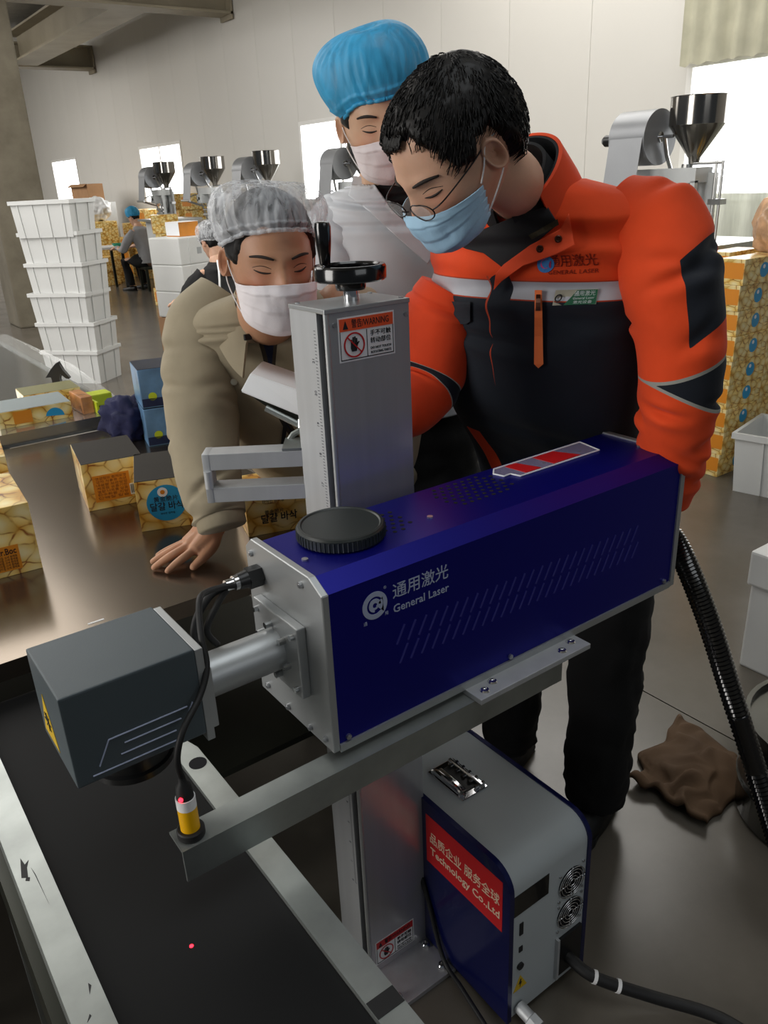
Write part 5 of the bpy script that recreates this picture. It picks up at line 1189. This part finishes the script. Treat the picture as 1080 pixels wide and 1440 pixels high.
def widen(q, v, ph):
    k = math.sin(pi*min(1, .12+v*.80)); return q+V((.014*k*math.sin(ph), -.004*k, -.022*(1-v)**1.2))
cap_shell(T, HM, M['net'], netline, .028, 1.5, droop=widen)
for pts, sd in (([(1.09, 1.90, .95), (1.05, 1.82, .5), (1.07, 1.92, .09)], 3), ([(1.26, 1.78, .95), (1.26, 1.72, .5), (1.27, 1.78, .09)], 5)):
    bm, _ = leg_loft(pts, [.12, .09, .075], sd, s); obj('trousers', bm, M['pants'], T, smooth=True); shoe(T, (pts[2][0], pts[2][1], 0), F)

# ---------------------------------------------------------------- man in the white coat and blue cap
T = thing('person', 'man in white coat and blue bouffant cap bending between the other two', 'person', (1.45, 2.1, 0))
C = at(532, 163, 1.64); f, up = look(10, 14, 12, C); HM = head_matrix(C, f, up, .98); hd = HM.to_3x3()
s = V((.84, -.54, 0)).normalized(); F = V((-.54, -.84, 0)).normalized()
sp_ = [at(556, 258, 1.80), at(552, 275, 1.83), at(548, 325, 1.87), at(545, 430, 1.93), at(545, 500, 1.96), at(550, 570, 1.99), at(575, 720, 2.06)]
bm, info = loft([(sp_[0], s*.10, F*.08, 2), (sp_[1], s*.15, F*.11, 2.1), (sp_[2], s*.195, F*.14, 2.3), (sp_[3], s*.21, F*.155, 2.4), (sp_[4], s*.21, F*.155, 2.3), (sp_[5], s*.212, F*.157, 2.2)], 96, 120, folds(13, .012, 30, .05, 1, .010))
ct = obj('coat', bm, M['coat'], T, smooth=True); cb2 = px_bvh(ct)
a1 = [at(492, 300, 1.84), at(466, 350, 1.83), at(458, 430, 1.82), at(462, 520, 1.80), at(490, 600, 1.74)]
bm, _ = loft(arm_rings(a1, [.07, .082, .078, .068, .052], AX_R), 56, 90, folds(21, .010, 16)); obj('sleeve', bm, M['coat'], ct, smooth=True)
a2 = [at(640, 300, 1.9), at(668, 360, 1.92), at(680, 450, 1.95), at(670, 540, 1.93)]
bm, _ = loft(arm_rings(a2, [.07, .082, .075, .06], AX_R), 40, 60, folds(22, .010, 12)); obj('sleeve', bm, M['coat'], ct, smooth=True)
bm, _ = loft([(sp_[5]+Z*.03, s*.20, F*.145, 2.2), (sp_[5].lerp(sp_[6], .5), s*.2, F*.15, 2.2), (sp_[6], s*.21, F*.15, 2.2), (V((1.45, 2.12, .82)), s*.20, F*.14, 2.2)], 60, 50, wr(.01, 8, 3)); obj('trouser_seat', bm, M['pants'], T, smooth=True)
# black jumper in the open neck and the turned back hood edge
b = drape([(522, 254), (600, 270), (640, 330), (610, 352), (585, 325), (548, 288)], [cb2], .02, .006, 4); obj('jumper', b, M['blackc'], T, smooth=True)
b = drape([(497, 247), (520, 250), (548, 290), (585, 328), (612, 355), (602, 372), (560, 335), (520, 298), (490, 275)], [cb2], .03, .012, 4); obj('coat_lapel', b, M['coat'], ct, smooth=True)
bd = body_obj(T, [([sp_[1], sp_[3], sp_[6]], [.09, .1, .12]), ([a1[1], a1[3], a1[4]], [.04, .035, .03]), ([a2[1], a2[2], a2[3]], [.045, .04, .03]), ([sp_[6]+s*.1, V((1.33, 2.16, .5)), V((1.33, 2.22, .07))], [.07, .045, .034]), ([sp_[6]-s*.1, V((1.55, 2.0, .5)), V((1.56, 2.05, .07))], [.07, .045, .034])], HM, M['skin3'],
    [lambda bm: hand_mesh(bm, a1[4], V((.3, -.5, -.6)), -AX_R, 1)], ([C+hd @ V((0, -.02, -.06)), C+hd @ V((0, -.05, -.13)), sp_[1]], [.055, .056, .07]))
eyes_brows(T, bd, HM)
b = B(); head_grid(b, hair_off(hairline, .006, 9), 72, 56); obj('hair', _t(b, HM), M['hair'], T, smooth=True)
face_mask(T, HM, mat('pale_mask', 'd9cfd0', .7, var=.02, bump=.15, bscale=300), -.002)
def netline2(ph):
    a = abs((ph+pi) % (2*pi)-pi); return .042-.034*sstep(.6, 1.5, a)-.03*sstep(1.6, 2.8, a)
def droop(q, v, ph):
    k = math.sin(pi*min(1, v)); return q+V((.012*k*math.sin(ph)-.008, -.014*k, -.005*k))
cap_shell(T, HM, M['bnet'], netline2, .042, 6.5, 'bouffant_cap', .0025, droop)
for pts, sd in (([(1.36, 2.2, .9), (1.33, 2.16, .5), (1.33, 2.22, .09)], 3), ([(1.55, 2.06, .9), (1.55, 2.0, .5), (1.56, 2.05, .09)], 5)):
    bm, _ = leg_loft(pts, [.12, .09, .075], sd, s); obj('trousers', bm, M['pants'], T, smooth=True); shoe(T, (pts[2][0], pts[2][1], 0), F)

# ---------------------------------------------------------------- man in the orange work jacket
T = thing('person', 'man in orange and navy work jacket with glasses and blue mask', 'person', (1.35, 1.12, 0))
C = at(637, 213, 1.15); f, up = look(-57, 39, -5, C); HM = head_matrix(C, f, up, .98) @ Matrix.Diagonal((1, 1, .88, 1)); hd = HM.to_3x3()
F = V((-.97, -.26, 0)).normalized(); s = Z.cross(F)
R_ = [(V((1.055, 1.015, 1.535)), s*.085, F*.08, 2), (V((1.08, 1.025, 1.51)), s*.165, F*.105, 2.1), (V((1.10, 1.04, 1.472)), s*.212, F*.13, 2.3), (V((1.125, 1.055, 1.38)), s*.218, F*.145, 2.4), (V((1.15, 1.07, 1.27)), s*.215, F*.155, 2.4), (V((1.19, 1.09, 1.12)), s*.20, F*.15, 2.4), (V((1.27, 1.12, 1.0)), s*.195, F*.155, 2.3), (V((1.34, 1.12, .84)), s*.20, F*.165, 2.2)]
bm, info = loft(R_, 150, 170, folds(31, .009, 30, .3, 1, .008))
jk = obj('jacket', bm, M['jacket'], T, smooth=True); jb = px_bvh(jk)
zn, zt, zr, zp, zz, zf = [], [], [], [], [], []
for an, t, p, c in info:
    lat = (p-c).dot(s); fr = (p-c).dot(F)
    zn.append(1.352-p.z if p.z > .0 else -1); zt.append(.0145-abs(p.z-1.3665)); zr.append(.0165-abs(p.z-1.3665))
    zp.append(min(.021-abs(lat-.0), 1.395-p.z+lat*.5) if fr > 0 else -1); zz.append(min(.0022-abs(lat+.023), 1.39-p.z) if fr > 0 else -1)
    zf.append(min(.022-abs(lat+.150-(1.2-p.z)*.3), 1.07-p.z) if fr > 0 else -1)
for nm, vals in (('navy', zn), ('tape', zt), ('tape_rim', zr), ('placket', zp), ('zip', zz), ('flash', zf)): put_attr(jk, nm, vals)
ap = [at(868, 300, 1.33), at(917, 325, 1.30), at(943, 400, 1.28), at(957, 485, 1.30), at(955, 560, 1.34), at(946, 630, 1.40), at(930, 700, 1.46)]
bm, info = loft(arm_rings(ap, [.062, .083, .079, .071, .066, .060, .052], AX_R), 100, 180, folds(42, .010, 34, .1, 1, .006))
sl = obj('sleeve', bm, M['sleeve'], jk, smooth=True); slb = px_bvh(sl)
bd_, pi_, pa = [], [], []
for an, t, p, c in info:
    o_ = math.cos(an); w_ = .085*((1+o_)/2)**1.1; k = w_-abs(t-.60-.015*o_)-.006
    bd_.append(k); pi_.append(k+.010)
    tt_ = t-.395+.05*math.cos(an); an2 = math.degrees(an); pa.append(min(.092-abs(tt_), (40-abs(an2-58))/400))
put_attr(sl, 'band', bd_); put_attr(sl, 'pipe', pi_); put_attr(sl, 'patch', pa)
ar = [at(640, 410, 1.50), at(622, 450, 1.52), at(610, 510, 1.55), at(592, 555, 1.55), at(555, 575, 1.50), at(512, 575, 1.50)]
bm, info = loft(arm_rings(ar, [.066, .080, .072, .062, .052, .046], AX_R), 72, 110, folds(51, .010, 22, .1, 1, .006)); sr = obj('sleeve', bm, M['sleeve2'], jk, smooth=True)
put_attr(sr, 'band', [.035-abs(t-.50-.03*math.cos(an)) for an, t, p, c in info]); put_attr(sr, 'pipe', [.042-abs(t-.50-.03*math.cos(an)) for an, t, p, c in info])
# standing collar: orange outside, dark lining, open at the front
def collar_band(m, name, r0, r1, z0, z1, a0, a1, parent, th, c0, A):
    b = B(); n = 48; rows = []; A = V(A).normalized(); F1 = (F-A*F.dot(A)).normalized(); s1 = A.cross(F1); c0 = V(c0)
    for i in range(n+1):
        a = math.radians(a0+(a1-a0)*i/n); d = F1*math.cos(a)+s1*math.sin(a); k = sstep(10, 110, min(math.degrees(a), 360-math.degrees(a)))
        h0, h1 = z0-.012*(1-k), z1-.022*(1-k)
        rows.append([b.verts.new(c0+d*r+A*h) for r, h in ((r0, h0), ((r0+r1)/2+.002, (h0+h1)/2), (r1, h1), (r1-th, h1), ((r0+r1)/2-th, (h0+h1)/2), (r0-th, h0))])
    for i in range(n):
        for k in range(6): b.faces.new((rows[i][k], rows[i+1][k], rows[i+1][(k+1) % 6], rows[i][(k+1) % 6]))
    b.faces.new(rows[0]); b.faces.new(rows[-1][::-1])
    return obj(name, b, m, parent, smooth=50)
AX1 = (-.62, -.1, .78)
cl = collar_band(M['orange'], 'collar', .098, .084, -.03, .083, 52, 322, jk, .006, (1.04, 1.01, 1.49), AX1)
collar_band(M['lining'], 'collar_lining', .091, .0775, -.02, .082, 53, 320, cl, .004, (1.04, 1.01, 1.49), AX1)
collar_band(M['plaid'], 'shirt_collar', .078, .062, -.02, .082, 14, 346, T, .005, (1.035, 1.009, 1.492), (-.68, -.13, .72))
# dark open neck, flap with two snaps, pulls, pocket and badges
jbs = [jb]
b = drape([(634, 340), (660, 330), (735, 300), (770, 290), (785, 315), (750, 345), (722, 368), (706, 376), (680, 356), (655, 350)], jbs, .012, .004, 4); obj('shirt_front', b, M['lining'], T, smooth=True)
b = drape([(708, 372), (745, 345), (788, 322), (800, 300), (808, 345), (782, 358), (735, 374), (705, 396), (694, 408), (697, 385)], jbs, .018, .005, 4); fl = obj('collar_flap', b, M['orange'], jk, smooth=True)
b = drape([(743, 331), (784, 308), (786, 316), (748, 337)], jbs, .026, .003, 2); obj('hook_tape', b, mat('olive_tape', '3a3320', .9), fl)
for px, py in ((759, 350), (785, 336)):
    q, nn = hit(jb, px, py)
    if q:
        b = B(); d = (CAM-q).normalized(); lathe(b, [(0, .022), (.0058, .022), (.0058, .026), (.004, .0275), (.0025, .026), (0, .026)], q, d, n=16); obj('snap', b, M['snap'], fl, smooth=30)
def on_chest(px, py):
    q, nn = hit(jb, px, py); return frame_m(q, (s*.93+Z*.03), Z)
cm = on_chest(806, 371)
b = text_bm('通用激光', .021, cm @ Matrix.Translation((0, .004, 0)), fit=.072); text_bm('GENERAL LASER', .009, cm @ Matrix.Translation((0, -.0125, 0)), fit=.072, bm=b); obj('embroidery', on_cloth(b, jb, F, .0015), M['thread'], jk)
cm = on_chest(768, 371); b = B(); disc(b, cm, 0, .0135, n=28); em = obj('embroidered_emblem', on_cloth(b, jb, F, .0018), M['bthread'], jk)
b = B(); disc(b, cm, .003, .0075, .6, 5.9, 20); poly(b, cm, [(.001, -.002), (.0095, .005), (.009, -.007)]); obj('emblem_swirl', on_cloth(b, jb, F, .003), M['pthread'], em)
cm = on_chest(809, 418)
b = B(); rect(b, cm, -.032, -.0115, .032, .0115); bg = obj('name_badge', on_cloth(b, jb, F, .003), M['badge'], jk, label='silver and green badge')
b = B(); poly(b, cm, [(-.014, -.011), (.0315, -.011), (.0315, .011), (.002, .011), (-.004, .002)]); obj('badge_field', on_cloth(b, jb, F, .0042), M['badgeg'], bg)
b = text_bm('通用激光', .0085, cm @ Matrix.Translation((.014, .0055, 0)), fit=.03); text_bm('General Laser', .005, cm @ Matrix.Translation((.014, -.001, 0)), fit=.03, bm=b); text_bm('激光设备', .005, cm @ Matrix.Translation((.014, -.007, 0)), fit=.026, bm=b); obj('badge_print', on_cloth(b, jb, F, .0055), M['white'], bg)
b = B(); disc(b, cm @ Matrix.Translation((-.023, 0, 0)), .0035, .0058, n=20); obj('badge_emblem', on_cloth(b, jb, F, .0055), M['ink'], bg)
b = drape([(752, 408), (762, 408), (764, 512), (757, 518), (751, 512)], jbs, .006, .004, 3); pt = obj('pull_tab', b, M['tag_'], jk)
b = drape([(754, 414), (760, 414), (760, 437), (753, 437)], jbs, .011, .002, 2); obj('zip_slider', b, M['snap'], pt)
b = drape([(601, 424), (661, 424), (661, 452), (655, 456), (606, 454), (600, 448)], jbs, .005, .003, 3); pk = obj('pocket_flap', b, M['navy'], jk)
b = drape([(630, 456), (646, 456), (644, 463), (629, 463)], jbs, .009, .002, 1); obj('pocket_tag', b, M['tag_'], pk)
hipL, hipR = V((1.36, 1.02, .92)), V((1.36, 1.22, .92))
hl, hr = at(926, 722, 1.47), at(520, 578, 1.38)
bd = body_obj(T, [([V((1.09, 1.03, 1.44)), V((1.16, 1.07, 1.25)), V((1.36, 1.12, .9))], [.09, .10, .12]), ([ap[1], ap[2], ap[3], ap[4], ap[5], ap[6]], [.045, .04, .036, .033, .03, .028]), ([ar[1], ar[2], ar[3], ar[4], ar[5]], [.04, .028, .022, .02, .02]), ([V((1.36, 1.04, .9)), V((1.335, 1.01, .5)), V((1.34, 1.02, .07))], [.065, .042, .034]), ([V((1.36, 1.20, .9)), V((1.30, 1.27, .5)), V((1.33, 1.31, .07))], [.065, .042, .034])], HM, M['skin2'],
    [lambda bm: hand_mesh(bm, ap[6]+V((-.01, .02, 0)), V((-.93, .15, .12)), Z, -1), lambda bm: hand_mesh(bm, ar[5], V((-.2, -.1, -.97)), F, -1)], ([C+hd @ V((0, -.025, -.05)), C+hd @ V((0, -.06, -.12)), V((.995, .998, 1.52)), V((1.065, 1.02, 1.47))], [.051, .047, .045, .046]))
eyes_brows(T, bd, HM)
def hl_orange(ph):
    a = (ph+pi) % (2*pi)-pi; ab = abs(a)
    return .080-.024*sstep(.45, .85, ab)-.052*sstep(.85, 1.12, ab)+.022*sstep(1.32, 1.5, ab)*(1-sstep(1.75, 1.95, ab))-.062*sstep(1.75, 2.2, ab)
b = B(); head_grid(b, hair_off(hl_orange, .012, 2, 1), 150, 110); hr_ = obj('hair', _t(b, HM), M['hair'], T, smooth=True)
b = B(); random.seed(5); crown = V((.005, -.06, .10)); cnt = 0
while cnt < 3600:
    th, ph = math.acos(random.uniform(-.45, 1)), random.uniform(-pi, pi); p = head_p(th, ph, False)
    if p.z < hl_orange(ph)+.016: continue
    cnt += 1; dirn = (p-crown); n_ = V((p.x/.0765**2, (p.y+.006)/.097**2, p.z/.119**2)).normalized(); dirn = (dirn-n_*dirn.dot(n_)).normalized()+V((random.gauss(0, .16), random.gauss(0, .16), random.gauss(0, .12)-.15)); q = []; o = random.uniform(.006, .0125)+.009*sstep(0, -.07, p.y)-.003*sstep(.07, .11, p.z)
    L = random.uniform(.016, .028)
    for k in range(5):
        pp = near(p+dirn*L*k/4*1.0, 0); n2 = V((pp.x/.0765**2, (pp.y+.006)/.097**2, pp.z/.119**2)).normalized(); q.append(pp+n2*(o+.004*math.sin(k*.9)-.002*k*(k > 2)))
    tube(b, q, [.0009, .001, .0009, .0007, .0003], n=3)
for k in range(150):
    x0 = random.uniform(-.02, .048); zt_ = .082+.006*random.random(); base = face_pt(x0, zt_, .008)
    ln = .006+.048*sstep(.018, .046, x0)+random.uniform(-.004, .006)
    q = [base+V((0, -.012, .012)), base+V((.002, .004, 0)), base+V((.004, .006, -ln*.45)), base+V((.008+random.gauss(0, .003), .004, -ln))]
    tube(b, q, [.0018, .002, .0016, .0005], n=4, smooth=2)
obj('hair_strands', _t(b, HM), M['hair'], hr_, smooth=True, kind='stuff', recalc=False)
face_mask(T, HM, M['mask_b'], -.004)
gl = B()
for sx in (-1, 1):
    c = V((sx*.034, .110, -.013)); q = []
    for i in range(25):
        a = 2*pi*i/24; q.append(c+V((.0255*math.cos(a), -.006*abs(math.cos(a))*(1 if sx*math.cos(a) > 0 else .2), .0155*math.sin(a))))
    tube(gl, q, .0011, n=6)
    tube(gl, [c+V((sx*.0255, -.006, .004)), V((sx*.0735, .088, -.004)), V((sx*.0775, .03, .004)), V((sx*.078, -.012, .012)), V((sx*.077, -.026, .0))], .0012, n=6, smooth=6)
tube(gl, [(-.0085, .113, -.010), (0, .118, -.006), (.0085, .113, -.010)], .0011, n=6, smooth=4)
gls = obj('glasses', _t(gl, HM), M['wire'], T, smooth=True)
for sx in (-1, 1):
    b = B(); disc(b, frame_m((sx*.034, .1095, -.013), (1, 0, 0), (0, 0, 1)) @ Matrix.Diagonal((1, .6, 1, 1)), 0, .025, n=24); obj('lens', _t(b, HM), M['glass'], gls)
for pts, sd in (([(1.36, 1.04, .95), (1.335, 1.01, .5), (1.34, 1.02, .07)], 13), ([(1.36, 1.20, .95), (1.30, 1.27, .5), (1.33, 1.31, .07)], 15)):
    bm, _ = leg_loft(pts, [.115, .088, .076], sd, s); obj('trousers', bm, M['pants'], T, smooth=True); shoe(T, (pts[2][0], pts[2][1], 0), F)

# ---------------------------------------------------------------- people further back
def seated(label, P, Fd, top_m, cap_m, name='person', stripes=False, sc=1.0, hair=False, lean=.12):
    """seated worker seen from behind, bent over the work"""
    P = V(P); Fd = V(Fd).normalized(); s_ = Z.cross(Fd); T = thing(name, label, 'person', P)
    hip = P+Z*.48; sh = hip+Z*.42+Fd*lean; nk = sh+Z*.10+Fd*.05; C = nk+Z*.14+Fd*.07
    f = (Fd-Z*.5).normalized(); HM = head_matrix(C, f, Z, sc); hd = HM.to_3x3()
    bm, info = loft([(nk, s_*.07, Fd*.07, 2), (sh+Z*.05, s_*.17, Fd*.10, 2.2), (sh-Z*.03, s_*.215, Fd*.13, 2.4), ((sh+hip)/2-Fd*.03, s_*.20, Fd*.14, 2.3), (hip+Z*.06, s_*.20, Fd*.15, 2.2), (hip-Z*.04, s_*.2, Fd*.15, 2.2)], 56, 50, wr(.014, 8, P.y))
    tp = obj('top', bm, top_m, T, smooth=True); hands = []; limbs = [([nk, (sh+hip)/2, hip], [.07, .10, .12])]
    for k in (-1, 1):
        a = [sh+s_*k*.17+Z*.02, sh+s_*k*.27-Z*.10+Fd*.06, sh+s_*k*.30-Z*.24+Fd*.16, sh+s_*k*.22-Z*.22+Fd*.36]
        bm, _ = loft(arm_rings(a, [.065, .072, .062, .045], s_), 32, 40, wr(.01, 9, 3+k)); obj('sleeve', bm, top_m, tp, smooth=True)
        limbs.append(([a[0], a[2], a[3]], [.04, .035, .03])); hands.append(lambda bm, a=a, k=k: hand_mesh(bm, a[3], Fd-Z*.1, Z, -k))
        kn = hip+s_*k*.14+Fd*.42-Z*.02; ft = P+s_*k*.15+Fd*.36+Z*.08; limbs.append(([hip+s_*k*.09, (hip+kn)/2+s_*k*.06, kn, (kn+ft)/2, ft], [.06, .055, .042, .036, .03]))
        bm, _ = loft(arm_rings([hip+s_*k*.09, (hip+kn)/2+s_*k*.06, kn, (kn+ft)/2, ft], [.11, .10, .08, .07, .065], s_), 28, 40, wr(.01, 9, 7+k)); obj('trousers', bm, M['pants'], T, smooth=True); shoe(T, (ft.x, ft.y, 0), Fd)
    bd = body_obj(T, limbs, HM, M['skin2'], hands, ([C+hd @ V((0, -.02, -.06)), nk, sh], [.055, .055, .06]))
    b = B(); head_grid(b, hair_off(hairline, .008, 4), 48, 36); obj('hair', _t(b, HM), M['hair'], T, smooth=True)
    cap_shell(T, HM, cap_m, netline2, .035, 2.5, 'bouffant_cap'); eyes_brows(T, bd, HM)
    if stripes:
        for k in (-1, 1):
            b = B(); tube(b, [nk+s_*k*.05-Fd*.075+Z*.01, sh+s_*k*.10-Fd*.115+Z*.03, sh+s_*k*.13-Fd*.15-Z*.08, sh+s_*k*.15-Fd*.15-Z*.25], .008, n=6, smooth=5); obj('white_piping', b, M['label'], tp, smooth=True)
    return T
seated('worker in grey top and blue cap seated with back turned at the low table', (4.98, 13.3, 0), (-.45, .9, 0), M['grayc'], M['bnet'])
T = thing('stool', 'dark stool under the seated worker in grey', 'stool', (4.98, 13.3, 0))
b = B(); bb(b, (4.80, 13.12, .34), (5.16, 13.48, .385), bev=.01); obj('seat', b, M['shelf'], T)
for x in (4.83, 5.13):
    for y in (13.15, 13.45):
        b = B(); bb(b, (x-.02, y-.02, 0), (x+.02, y+.02, .345)); obj('leg', b, M['shelf'], T)
pq = at(322, 362, 6.2)
seated('person in black top with white piping sitting beyond the beige jacket shoulder', (pq.x, pq.y, 0), (-.1, 1, 0), M['blackc'], M['net'], stripes=True)
T = thing('stool', 'stool under the person in black with white piping', 'stool', (pq.x, pq.y, 0))
b = B(); bb(b, (pq.x-.18, pq.y-.18, .34), (pq.x+.18, pq.y+.18, .385), bev=.01); obj('seat', b, M['shelf'], T)
for x in (-.15, .15):
    for y in (-.15, .15):
        b = B(); bb(b, (pq.x+x-.02, pq.y+y-.02, 0), (pq.x+x+.02, pq.y+y+.02, .345)); obj('leg', b, M['shelf'], T)
